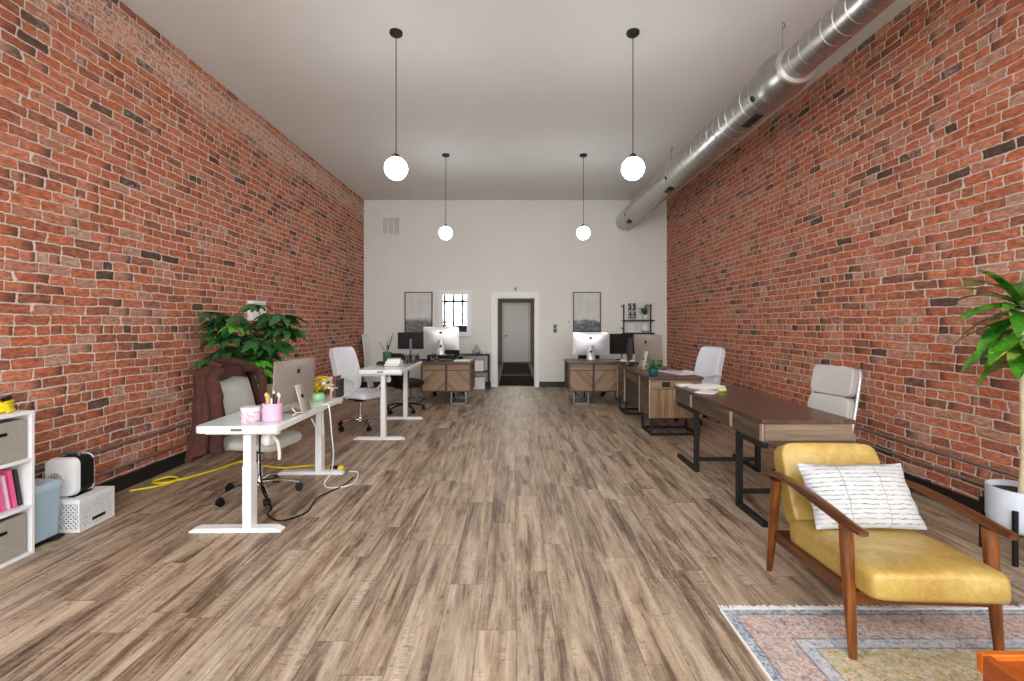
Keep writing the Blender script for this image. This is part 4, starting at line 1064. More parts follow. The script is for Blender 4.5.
for mat_, n_, nm in (('yellow_petal', 11, 'yellow_blossom'), ('white_petal', 9, 'white_blossom')):
    m = MB()
    for i in range(n_):
        a = rr.uniform(0, 2 * PI); r_ = rr.uniform(0.0, 0.085 if mat_ == 'yellow_petal' else 0.12)
        c = Vector((r_ * math.cos(a), r_ * math.sin(a), rr.uniform(0.085, 0.20)))
        for j in range(7):
            b = 2 * PI * j / 7 + i; leaf(m, c, (math.cos(b), math.sin(b), 1.0), 0.065, 0.04, 0.9, n=5)
        m.ball(c, 0.012, 8)
    m.build(nm, mat_, t, normals=False)
m = MB()
for i in range(9):
    a = 2 * PI * i / 9; m.tube([(0.01 * math.cos(a), 0.01 * math.sin(a), 0.02), (0.06 * math.cos(a), 0.06 * math.sin(a), 0.12)], 0.003, 6)
m.build('stems', 'leaf_bright', t)
for i, (mm, w_, hh, lab) in enumerate((('book_pale', 0.022, 0.19, 'pale upright book'), ('book_brown', 0.03, 0.20, 'red-brown upright book'), ('book_dark', 0.02, 0.17, 'dark upright book'))):
    b = thing('book', lab + ' behind the yellow flowers on the nearest desk', 'book', (-1.72 + 0.034 * i, 4.572, HD + 0.0005), 0, 'books at the end of the nearest desk')
    MB().box(-w_ / 2 + 0.002, w_ / 2 - 0.002, -0.06, 0.058, 0.002, hh - 0.002).build('pages', 'paper', b)
    MB().box(-w_ / 2, -w_ / 2 + 0.002, -0.062, 0.062, 0, hh).box(w_ / 2 - 0.002, w_ / 2, -0.062, 0.062, 0, hh).box(-w_ / 2, w_ / 2, -0.064, -0.062, 0, hh).build('cover', mm, b)
t = thing('keyboard', 'slim white keyboard lying before the small computer', 'keyboard', (-1.98, 3.78, HD + 0.0005), 82)
MB().box(-0.2, 0.2, -0.055, 0.055, 0, 0.008).build('body', 'alu', t, bevel=0.003)
kk = MB()
for r_ in range(5):
    for c_ in range(14): kk.box(-0.192 + c_ * 0.0277, -0.192 + c_ * 0.0277 + 0.023, -0.048 + r_ * 0.02, -0.048 + r_ * 0.02 + 0.016, 0.008, 0.011)
kk.build('keys', 'white_plastic', t)
# cables of the near desk
cord('white_cable', 'white cable coiled behind the small computer stand on the glass top', [(-1.66, 3.60, HD + 0.07), (-1.64, 3.56, HD + 0.06), (-1.625, 3.58, HD + 0.03), (-1.66, 3.66, HD + 0.012), (-1.645, 3.56, HD + 0.01), (-1.62, 3.6, HD + 0.03), (-1.612, 3.70, HD + 0.01), (-1.605, 3.82, HD + 0.008), (-1.61, 4.02, HD + 0.008)], 0.004, 'cable_white', 'cable')
cord('white_cable', 'white cable looping from the nearest desk edge down to the floor', [(-1.63, 4.06, HD + 0.008), (-1.60, 4.08, HD + 0.009), (-1.575, 4.09, HD - 0.02), (-1.565, 4.12, 0.5), (-1.58, 4.20, 0.3), (-1.63, 4.28, 0.12), (-1.70, 4.30, 0.012), (-1.60, 4.20, 0.008), (-1.45, 4.30, 0.008), (-1.50, 4.62, 0.008), (-1.60, 4.66, 0.008)], 0.0055, 'cable_white', 'cable')
cord('white_cable', 'white cable sagging under the nearest desk top', [(-1.70, 4.25, HD - 0.092), (-1.68, 4.22, 0.52), (-1.66, 4.15, 0.47), (-1.66, 4.05, 0.55), (-1.68, 3.98, HD - 0.092)], 0.005, 'cable_white', 'cable')
t = thing('power_adapter', 'white power adapter hanging beneath the nearest desk top', 'adapter', (-1.80, 3.52, HD - 0.095))
MB().pad(0.07, 0.12, 0.10, 0.45, 20, 12, c=(0, 0, -0.055)).build('housing', 'white_plastic', t)
MB().tube(smoothpath([(0.02, 0.0, -0.03), (0.05, 0.03, -0.08), (0.055, 0.05, -0.16), (0.05, 0.06, -0.22)], 6), 0.012, 8).build('lead', 'cable_white', t)
cord('floor_cable', 'black cable trailing over the floor from chair base to the desk foot', [(-1.86, 3.52, HD - 0.09), (-1.87, 3.53, 0.5), (-1.9, 3.62, 0.2), (-1.88, 3.72, 0.02), (-1.86, 3.62, 0.008), (-1.70, 3.50, 0.008), (-1.58, 3.66, 0.008), (-1.62, 3.95, 0.008), (-1.52, 4.25, 0.008), (-1.50, 4.48, 0.008)], 0.006, 'black_plastic', 'cable')
cord('extension_lead', 'yellow extension cord snaking along the left wall to the nearest desk', [(-3.30, 4.12, 0.01), (-3.15, 4.25, 0.008), (-3.10, 4.42, 0.008), (-3.20, 4.47, 0.02), (-3.28, 4.36, 0.01), (-3.16, 4.33, 0.008), (-3.02, 4.52, 0.008), (-2.92, 4.75, 0.008), (-2.86, 4.98, 0.008), (-2.74, 4.98, 0.008), (-2.55, 4.86, 0.008), (-2.30, 4.78, 0.008), (-2.05, 4.86, 0.008), (-1.9, 4.82, 0.008), (-1.80, 4.74, 0.008)], 0.0085, 'yellow', 'cord')
t = thing('extension_socket', 'black and yellow extension socket on the floor by the desk foot', 'socket', (-1.74, 4.72, 0.0), -15)
MB().pad(0.14, 0.055, 0.045, 0.4, 24, 12, c=(0, 0, 0.024)).build('body', 'black_plastic', t)
MB().pad(0.05, 0.06, 0.05, 0.4, 20, 12, c=(0.045, 0, 0.026)).build('cap', 'yellow', t)

# ------------------------------------------------------------------ things on the raised standing desk
DB = 0.8755
t = thing('snake_plant', 'snake plant in a green pot on the raised standing desk', 'plant', (-1.88, 7.12, DB))
MB().lathe([(0.042, 0), (0.062, 0.115), (0.068, 0.115), (0.068, 0.145), (0.058, 0.145), (0.056, 0.12), (1e-6, 0.118)]).build('pot', 'green_pot', t)
MB().lathe([(0.055, 0.118), (1e-6, 0.124)]).build('soil', 'soil', t)
m = MB(); rr = random.Random(11)
for i, (dx, dy, L) in enumerate(((0.18, 0, 0.30), (0.26, 0.1, 0.34), (-0.65, 0, 0.24), (0.0, -0.1, 0.16), (-0.3, 0.1, 0.2))):
    leaf(m, (0.01 * i - 0.02, 0, 0.115), (dx, dy, 1), L, 0.03 if i < 2 else 0.014, 0.15, 0.3, n=8, roll=i)
m.build('foliage', 'leaf_snake', t, normals=False)
t = thing('desk_tray', 'flat black tray on the raised standing desk beside the snake plant', 'tray', (-1.84, 6.72, DB), 10)
MB().box(-0.07, 0.07, -0.14, 0.14, 0, 0.008).box(-0.07, 0.07, -0.14, -0.132, 0.008, 0.03).box(-0.07, 0.07, 0.132, 0.14, 0.008, 0.03).box(-0.07, -0.062, -0.132, 0.132, 0.008, 0.03).box(0.062, 0.07, -0.132, 0.132, 0.008, 0.03).build('tray', 'black_plastic', t, bevel=0.003)
z_ = DB
for i, (mm, th, w_, lab) in enumerate((('book_dark', 0.03, 0.2, 'dark closed book at the bottom of the stack on the raised desk'), ('paper', 0.035, 0.19, 'white closed book in the middle of the stack on the raised desk'), ('book_pale', 0.028, 0.17, 'pale closed book on top of the stack on the raised desk'))):
    b = thing('book', lab, 'book', (-1.62, 6.5, z_), 8 * i - 5, 'stacked books on the raised desk')
    MB().box(-w_ / 2 + 0.004, w_ / 2 - 0.003, -0.115, 0.115, 0.003, th - 0.003).build('pages', 'paper', b)
    MB().box(-w_ / 2, w_ / 2, -0.12, 0.12, 0, 0.003).box(-w_ / 2, w_ / 2, -0.12, 0.12, th - 0.003, th).box(-w_ / 2, -w_ / 2 + 0.003, -0.12, 0.12, 0.003, th - 0.003).build('cover', mm, b)
    z_ += th + 0.0005
t = thing('file_caddy', 'small black wire caddy with grey pouches on the raised desk', 'caddy', (-1.50, 6.98, DB))
m = MB()
for x in (-0.09, -0.03, 0.03, 0.09):
    m.tube([(x, -0.1, 0.004), (x, -0.1, 0.1), (x, 0.1, 0.13), (x, 0.1, 0.004), (x, -0.1, 0.004)], 0.004, 6)
for y in (-0.1, 0.1): m.tube([(-0.09, y, 0.004), (0.09, y, 0.004)], 0.004, 6).tube([(-0.09, y, 0.1), (0.09, y, 0.1)], 0.004, 6)
m.build('wire_frame', 'black_metal', t)
for i in range(2): MB().pad(0.045, 0.15, 0.1, 0.45, 16, 10, c=(-0.045 + 0.09 * i, 0, 0.06)).build('pouch', 'steel_grey' if i else plain('sage_pouch', (96, 112, 104), 0.7), t)
t = thing('power_plug', 'white plug hanging under the front edge of the raised desk', 'plug', (-1.60, 6.14, 0.79))
MB().pad(0.05, 0.05, 0.08, 0.45, 16, 10, c=(0, 0, -0.06)).build('housing', 'white_plastic', t)
MB().cyl((0, 0, -0.025), (0, 0, 0.0), 0.006, n=8).build('lead', 'cable_white', t)

# whiteboard leaning in the back left corner
t = thing('whiteboard', 'white board leaning in the far left corner behind the white chair', 'board', (-3.19, 10.68, 0.0))
rot = Matrix.Translation((0, 0, 0)) @ Matrix.Rotation(R(-6.5), 4, 'Y')
MB().box(-0.018, 0.018, -0.15, 0.15, 0.003, 1.2).xf(rot).build('panel', 'white_plastic', t, bevel=0.004)
MB().box(0.018, 0.026, -0.15, 0.15, 0.003, 0.03).box(0.018, 0.026, -0.15, 0.15, 1.17, 1.2).box(0.018, 0.026, -0.15, -0.13, 0.03, 1.17).box(0.018, 0.026, 0.13, 0.15, 0.03, 1.17).xf(rot).build('frame', 'alu', t)

# ------------------------------------------------------------------ wall shelf on the right of the back wall
t = thing('wall_shelf', 'black two-tier metal wall shelf at the right of the back wall', 'shelf', (FX(637, YB), YB - 0.001, FZ(333.5, YB)))
w = 0.305
for x in (-w, w):
    MB().box(x - 0.014, x + 0.014, -0.03, -0.002, 0, 0.66).box(x - 0.012, x + 0.012, -0.2, -0.03, 0.27, 0.285).box(x - 0.012, x + 0.012, -0.2, -0.03, -0.02, -0.005).build('upright', 'black_metal', t, bevel=0.002)
for z in (0.285, -0.005): MB().box(-w - 0.04, w + 0.04, -0.21, -0.004, z, z + 0.024).build('shelf_board', 'black_metal', t, bevel=0.002)
for sx, z in ((-1, 0.62), (-1, 0.12)): MB().tube(smoothpath([(sx * w - 0.014, -0.016, z), (sx * w - 0.05, -0.02, z - 0.01), (sx * w - 0.055, -0.02, z + 0.03)], 5), 0.009, 8).build('hook', 'black_metal', t)
sx0, sz0 = FX(637, YB), FZ(333.5, YB)
for i in range(2):
    o = thing('candle_holder', 'tall black and white patterned candle holder, %s on the upper wall shelf' % ('nearer the shelf end' if i == 0 else 'nearer the potted plant'), 'candle holder', (sx0 - 0.19 + 0.1 * i, YB - 0.11, sz0 + 0.3095), 0, 'patterned candle holders on the wall shelf')
    MB().lathe([(0.036, 0), (0.038, 0.02), (0.03, 0.06), (0.036, 0.12), (0.028, 0.18), (0.036, 0.26), (0.03, 0.33), (0.036, 0.35)]).build('body', 'patterned', o)
    MB().lathe([(0.036, 0.35), (0.04, 0.355), (0.04, 0.365), (0.02, 0.368)]).build('cup', 'black_metal', o)
o = thing('potted_plant', 'leafy plant in a white pot on the upper wall shelf', 'plant', (sx0 + 0.16, YB - 0.12, sz0 + 0.3095))
MB().lathe([(0.045, 0), (0.065, 0.02), (0.07, 0.11), (0.062, 0.11), (0.058, 0.095), (1e-6, 0.095)]).build('pot', 'white_plastic', o)
m = MB(); rr = random.Random(21)
for i in range(34):
    a = rr.uniform(0, 2 * PI); c = Vector((rr.uniform(-0.08, 0.10), rr.uniform(-0.05, 0.02), rr.uniform(0.16, 0.36)))
    if i % 3 == 0: c = Vector((-0.10 + rr.uniform(-0.03, 0.05), rr.uniform(-0.04, 0.0), rr.uniform(0.16, 0.26)))
    leaf(m, c, (math.cos(a), -abs(math.sin(a)) * 0.6, 0.3), 0.085, 0.07, 1.0, n=5)
    m.tube([(0, 0, 0.09), (c.x * 0.5, c.y * 0.5, c.z * 0.7), c], 0.003, 5)
m.build('foliage', 'leaf_dark', o, normals=False)
o = thing('small_print', 'small pale framed print on the lower wall shelf', 'picture', (sx0 - 0.14, YB - 0.08, sz0 + 0.0195))
MB().box(-0.11, 0.11, -0.008, 0.008, 0.0, 0.235).build('frame', 'book_pale', o, bevel=0.002)
MB().box(-0.1, 0.1, -0.01, -0.008, 0.01, 0.225).build('print', 'print', o)
o = thing('round_vase', 'round white vase on the lower wall shelf', 'vase', (sx0 + 0.16, YB - 0.11, sz0 + 0.0195))
MB().lathe([(0.05, 0), (0.085, 0.03), (0.095, 0.1), (0.08, 0.17), (0.045, 0.2), (0.05, 0.22), (0.042, 0.22), (0.036, 0.2), (1e-6, 0.19)]).build('body', 'white_plastic', o)
MB().lathe([(0.03, 0), (0.048, 0.002), (0.06, 0.01), (0.087, 0.032), (0.089, 0.045), (0.084, 0.03)]).build('foot_band', 'black_plastic', o)

# ivy pot on the drawer desk
t = thing('ivy_pot', 'trailing green ivy in a teal pot on the drawer desk corner', 'plant', (1.84, 6.34, 0.7605))
MB().lathe([(0.04, 0), (0.06, 0.03), (0.062, 0.08), (0.05, 0.1), (0.045, 0.1), (0.05, 0.075), (1e-6, 0.07)]).build('pot', 'teal', t)
m = MB(); rr = random.Random(9)
for i in range(52):
    a = rr.uniform(0, 2 * PI); r_ = rr.uniform(0.02, 0.16); c = Vector((r_ * math.cos(a) + 0.02, r_ * math.sin(a), rr.uniform(0.06, 0.2) - 0.35 * max(0, r_ - 0.1)))
    c.z = max(c.z, 0.04)
    leaf(m, c, (math.cos(a), math.sin(a), 0.35), 0.07, 0.06, 1.1, n=5)
    m.tube([(0, 0, 0.08), (c.x * 0.5, c.y * 0.5, c.z + 0.02), c], 0.002, 5)
m.build('foliage', leaf_mat('ivy_leaf', (28, 78, 30), (86, 150, 58)), t, normals=False)

# ------------------------------------------------------------------ left side: shelving, bin, crate, heater
CSX, CSY = -3.205, 2.855
t = thing('cube_shelf', 'white three-tier cube shelf at the left edge with grey fabric bins', 'shelf', (CSX, CSY, 0))
f = MB()
for y in (-0.175, 0.155): f.box(-0.168, 0.18, y, y + 0.02, 0, 0.9)
f.build('side_panel', 'white_plastic', t, bevel=0.002)
for z in (0.0, 0.293, 0.587, 0.88): MB().box(-0.168, 0.18, -0.155, 0.155, z, z + 0.02).build('shelf_board', 'white_plastic', t, bevel=0.002)
MB().box(-0.168, -0.16, -0.155, 0.155, 0.02, 0.88).build('back_panel', 'white_plastic', t)
for z, lab in ((0.0205, 'bottom'), (0.6075, 'top')):
    b = thing('fabric_bin', 'grey fabric storage bin in the %s cube of the white shelf' % lab, 'storage bin', (CSX, CSY, z), 0, 'grey fabric bins')
    MB().box(-0.155, 0.165, -0.14, 0.14, 0, 0.01).box(0.155, 0.165, -0.14, 0.14, 0.01, 0.245).box(-0.155, -0.145, -0.14, 0.14, 0.01, 0.245).box(-0.145, 0.155, -0.14, -0.13, 0.01, 0.245).box(-0.145, 0.155, 0.13, 0.14, 0.01, 0.245).build('body', 'bin_fabric', b, bevel=0.004)
    MB().box(0.166, 0.172, -0.045, 0.02, 0.165, 0.185).build('handle', 'black_plastic', b, bevel=0.003)
for i in range(8):
    mm = ('book_dark', 'paper', 'book_dark', 'pink_pale', 'pink_file', 'pink_pale', 'pink_file', 'book_dark')[i]
    lab = ('black folder at the near side of the shelf cube', 'white file between two black folders', 'black folder before the first pale pink file', 'pale pink file next to a black folder', 'bright pink file between two pale pink ones', 'pale pink file between two bright pink ones', 'bright pink file next to the last black folder', 'thick black folder against the far shelf side')[i]
    b = thing('file_folder', lab + ', middle cube of the white shelf', 'folder', (CSX + 0.02, CSY - 0.108 + 0.033 * i, 0.3135), 0, 'files in the middle cube')
    lean = R(9)
    rot = Matrix.Rotation(lean, 4, 'X')
    hh = 0.245 - 0.012 * (i % 3)
    MB().box(-0.12, 0.12, 0.0, 0.013 if i < 6 else 0.021, 0.004, hh).xf(rot).build('sleeve', mm, b, bevel=0.002)
    MB().box(-0.118, 0.112, *((0.0145, 0.0155) if i < 6 else (0.0225, 0.0235)), 0.006, hh - 0.01).xf(rot).build('papers', 'paper', b)
# coil of yellow cord with black plug on the shelf
t = thing('cord_coil', 'coil of yellow cord with a black plug on top of the white shelf', 'cord', (CSX + 0.06, CSY + 0.06, 0.9005))
pts = []
for i in range(80):
    a = i * 0.42; pts.append(((0.062 + 0.008 * math.sin(i * 1.3)) * math.cos(a), (0.075 + 0.008 * math.sin(i)) * math.sin(a), 0.009 + 0.0007 * i + 0.006 * math.sin(i * 0.9) ** 2))
MB().tube(pts, 0.0085, 8).build('cord', 'yellow', t)
MB().cyl((0.02, -0.10, 0.05), (0.03, -0.03, 0.095), 0.018, 0.014, n=12).cyl((0.0, 0.03, 0.07), (0.02, 0.07, 0.09), 0.016, 0.012, n=12).build('plug', 'black_plastic', t)

t = thing('pedal_bin', 'powder blue pedal trash can between the white shelf and the crate', 'trash can', (-3.205, 3.165, 0))
def rrect(w, d, r, n=5):
    p = []
    for cx, cy, a0 in ((w / 2 - r, d / 2 - r, 0), (-w / 2 + r, d / 2 - r, 90), (-w / 2 + r, -d / 2 + r, 180), (w / 2 - r, -d / 2 + r, 270)):
        for i in range(n + 1): p.append((cx + r * math.cos(R(a0 + 90 * i / n)), cy + r * math.sin(R(a0 + 90 * i / n))))
    return p
def stackloft(mb, secs):
    """secs: (w,d,r,z,ox,oy)"""
    vs, fs = [], []; n = 24
    for (w_, d_, r_, z, ox, oy) in secs: vs += [(a + ox, b + oy, z) for a, b in rrect(w_, d_, r_)]
    for i in range(len(secs) - 1):
        for j in range(n): fs.append((i * n + j, i * n + (j + 1) % n, (i + 1) * n + (j + 1) % n, (i + 1) * n + j))
    fs += [tuple(range(n - 1, -1, -1)), tuple((len(secs) - 1) * n + j for j in range(n))]
    return mb.add(vs, fs)
stackloft(MB(), [(0.25, 0.195, 0.03, 0.03, 0, 0), (0.265, 0.21, 0.03, 0.345, 0, 0)]).build('body', 'blue_bin', t)
stackloft(MB(), [(0.275, 0.22, 0.03, 0.345, 0, 0), (0.278, 0.223, 0.03, 0.375, 0, 0), (0.255, 0.20, 0.03, 0.392, 0, 0)]).build('lid', 'mint_bin', t)
stackloft(MB(), [(0.235, 0.18, 0.03, 0.0, 0, 0), (0.24, 0.185, 0.03, 0.03, 0, 0)]).build('base', 'black_plastic', t)
MB().box(0.115, 0.165, 0.0, 0.09, 0.014, 0.026).build('pedal', 'black_plastic', t, bevel=0.004)

# perforated crate, open side down
def crate():
    t = thing('plastic_crate', 'white perforated plastic crate upside down under the heater', 'crate', (-3.155, 3.465, 0), 2)
    W, D, H = 0.30, 0.30, 0.215
    def face(mb, L, Hh, mat, nx, nz, slot=False):
        """solid border plus a diagonal lattice"""
        b = 0.016; th = 0.008; s0 = len(mb.v)
        mb.box(-L / 2, L / 2, 0, th, 0, b).box(-L / 2, L / 2, 0, th, Hh - b, Hh).box(-L / 2, -L / 2 + b, 0, th, b, Hh - b).box(L / 2 - b, L / 2, 0, th, b, Hh - b)
        x0, x1, z0, z1 = -L / 2 + b, L / 2 - b, b, Hh - b; st = 0.031
        k = x0 - (z1 - z0)
        while k < x1:
            for sgn in (1, -1):
                if sgn == 1: a = (k, z0); e = (k + (z1 - z0), z1)
                else: a = (k, z1); e = (k + (z1 - z0), z0)
                ta = max(0.0, (x0 - a[0]) / (z1 - z0)); tb = min(1.0, (x1 - a[0]) / (z1 - z0))
                if tb - ta > 0.02:
                    q = lambda t_: (a[0] + (e[0] - a[0]) * t_, th / 2, a[1] + (e[1] - a[1]) * t_)
                    mb.bar(q(ta), q(tb), 0.006, 0.0085, up=(0, 1, 0)) if False else mb.bar(q(ta), q(tb), 0.0085, 0.006, up=(0, 1, 0))
            k += st
        mb.xf(mat, s0)
    m = MB()
    face(m, W, H, Matrix.Translation((0, -D / 2, 0)), 0, 0)
    m.build('end_wall', 'white_plastic', t)
    m = MB()
    face(m, W, H, Matrix.Translation((0, D / 2 - 0.008, 0)), 0, 0)
    m.build('end_wall', 'white_plastic', t)
    m = MB()
    face(m, D, H, Matrix.Translation((W / 2, 0, 0)) @ Matrix.Rotation(R(90), 4, 'Z'), 0, 0)
    m.build('side_wall', 'white_plastic', t)
    m = MB()
    face(m, D, H, Matrix.Translation((-W / 2 + 0.008, 0, 0)) @ Matrix.Rotation(R(90), 4, 'Z'), 0, 0)
    m.build('side_wall', 'white_plastic', t)
    MB().box(-W / 2, W / 2, -D / 2, D / 2, H, H + 0.008).build('bottom', 'white_plastic', t, bevel=0.003)
    MB().box(W / 2 + 0.0005, W / 2 + 0.003, -0.055, 0.06, 0.045, 0.068).build('handle_slot', 'ink', t, bevel=0.001)
    MB().box(W / 2 + 0.0002, W / 2 + 0.002, -0.065, 0.07, 0.036, 0.077).build('handle_rim', 'white_plastic', t)
crate()
def heater():
    t = thing('fan_heater', 'white and black ceramic fan heater standing on the white crate', 'heater', (-3.185, 3.445, 0.2245), 4)
    # white side shells (facing -y and +y) around a black curved grille body
    prof = rrect(0.21, 0.27, 0.05)
    for y0_, y1_ in ((-0.085, -0.045), (0.07, 0.085)):
        n = len(prof)
        big = [(a, b + 0.14) for a, b in prof]; m = MB()
        m.add([(a * 0.93, y0_ if y0_ < 0 else y1_, 0.14 + (b - 0.14) * 0.95) for a, b in big] + [(a, (y0_ + y1_) / 2, b) for a, b in big] + [(a, y1_ if y0_ < 0 else y0_, b) for a, b in big],
              [tuple(range(n))] + [(k * n + i, k * n + (i + 1) % n, (k + 1) * n + (i + 1) % n, (k + 1) * n + i) for k in range(2) for i in range(n)] + [tuple(range(3 * n - 1, 2 * n - 1, -1))])
        m.build('side_shell', 'white_plastic', t)
    n = len(prof); q = [(a * 0.97, b * 0.97 + 0.14) for a, b in prof]
    MB().add([(a, -0.045, b) for a, b in q] + [(a, 0.07, b) for a, b in q], [tuple(range(n)), tuple(range(2 * n - 1, n - 1, -1))] + [(i, (i + 1) % n, (i + 1) % n + n, i + n) for i in range(n)]).build('core', 'black_plastic', t)
    g = MB()
    for i in range(11):
        y = -0.038 + i * 0.0105; g.box(0.1, 0.108, y, y + 0.003, 0.05, 0.24)
    for i in range(8): g.box(0.1, 0.107, -0.042, 0.068, 0.06 + i * 0.025, 0.063 + i * 0.025)
    g.build('grille', 'black_metal', t)
    c = MB().cyl((-0.03, -0.0905, 0.13), (-0.03, -0.083, 0.13), 0.052, n=28)
    c.build('side_vent', 'amber_plastic', t)
    c = MB()
    for i in range(12):
        a = 2 * PI * i / 12; c.bar((-0.03 + 0.01 * math.cos(a), -0.091, 0.13 + 0.01 * math.sin(a)), (-0.03 + 0.046 * math.cos(a), -0.091, 0.13 + 0.046 * math.sin(a)), 0.004, 0.003, up=(0, 1, 0))
    c.build('vent_slots', 'steel_grey', t)
    MB().tube(smoothpath([(-0.05, 0.01, 0.272), (-0.045, 0.01, 0.292), (0.045, 0.01, 0.292), (0.05, 0.01, 0.272)], 6), 0.011, 10).build('handle', 'steel_grey', t)
    for x in (-0.07, 0.07): MB().box(x - 0.02, x + 0.02, -0.08, 0.08, 0.0, 0.008).build('foot', 'black_plastic', t)
heater()

# ------------------------------------------------------------------ tall plant by the left wall
def umbrella_tree():
    t = thing('umbrella_plant', 'bushy dark green umbrella plant in a tall grey wood planter by the left wall', 'plant', (-2.70, 5.30, 0))
    stackloft(MB(), [(0.32, 0.32, 0.03, 0.0, 0, 0), (0.40, 0.40, 0.03, 0.80, 0, 0), (0.37, 0.37, 0.025, 0.80, 0, 0), (0.36, 0.36, 0.025, 0.73, 0, 0)]).build('planter', 'grey_wood', t)
    MB().box(-0.175, 0.175, -0.175, 0.175, 0.725, 0.745).build('soil', 'soil', t)
    rr = random.Random(4); stem = MB(); dark = MB(); fresh = MB()
    heads = []
    for i in range(25):
        a = rr.uniform(0, 2 * PI); zz = 0.92 + 0.62 * i / 24.0
        rad = 0.08 + 0.31 * math.sqrt(rr.random()) * (1.0 if zz > 1.0 else 0.75)
        heads.append((-0.16 + rad * math.cos(a) * 1.05, rad * math.sin(a) * 0.75 - 0.06, zz, rr.uniform(0.24, 0.32)))
    heads = [h_ for h_ in heads if not (h_[2] < 1.05 and h_[0] > -0.12)]
    heads += [(-0.52, -0.15, 1.56, 0.24), (-0.55, -0.1, 1.44, 0.24), (0.22, -0.1, 1.52, 0.26), (0.26, -0.15, 1.38, 0.26), (-0.08, -0.1, 1.64, 0.22), (-0.5, -0.2, 1.08, 0.26), (-0.42, -0.25, 1.02, 0.24), (-0.28, -0.2, 1.30, 0.26)]
    fr = [(-0.14, -0.42, 1.42, 0.20), (0.10, -0.36, 0.96, 0.17), (0.06, -0.34, 1.05, 0.16)]
    for (lst, mb) in ((heads, dark), (fr, fresh)):
        for (x, y, z, L) in lst:
            c = Vector((max(x, XL - t.location.x + 0.09), y, z)); base = Vector((rr.uniform(-0.06, 0.06), rr.uniform(-0.06, 0.06), 0.74))
            stem.tube(smoothpath([base, base.lerp(c, 0.5) * 1.0 + Vector((-x * 0.25, -y * 0.25, 0.08)), c], 5), 0.005, 6)
            n = rr.choice((7, 8, 9)); ph = rr.uniform(0, 6)
            outw = Vector((x, y - 0.12, 0.5)).normalized()
            for i in range(n):
                a = ph + 2 * PI * i / n
                d = Vector((math.cos(a), math.sin(a), 0.0)); d = d + outw * 0.5 - Vector((0, 0, 0.35))
                # keep clear of the brick wall
                ln = L * rr.uniform(0.85, 1.1)
                if t.location.x + c.x + min(0, d.normalized().x) * ln < XL + 0.05: ln = max(0.06, min(ln, (t.location.x + c.x - XL - 0.05)))
                leaf(mb, c, d, ln, L * 0.36, 0.9, 0.14, n=9, roll=rr.uniform(-.6, .6), xmax=None)
    stem.build('stems', 'leaf_dark', t); dark.build('foliage', 'leaf_dark', t, normals=False)
    o = fresh.build('new_foliage', 'leaf_bright', t, normals=False); o['label'] = 'bright fresh green leaves'
umbrella_tree()

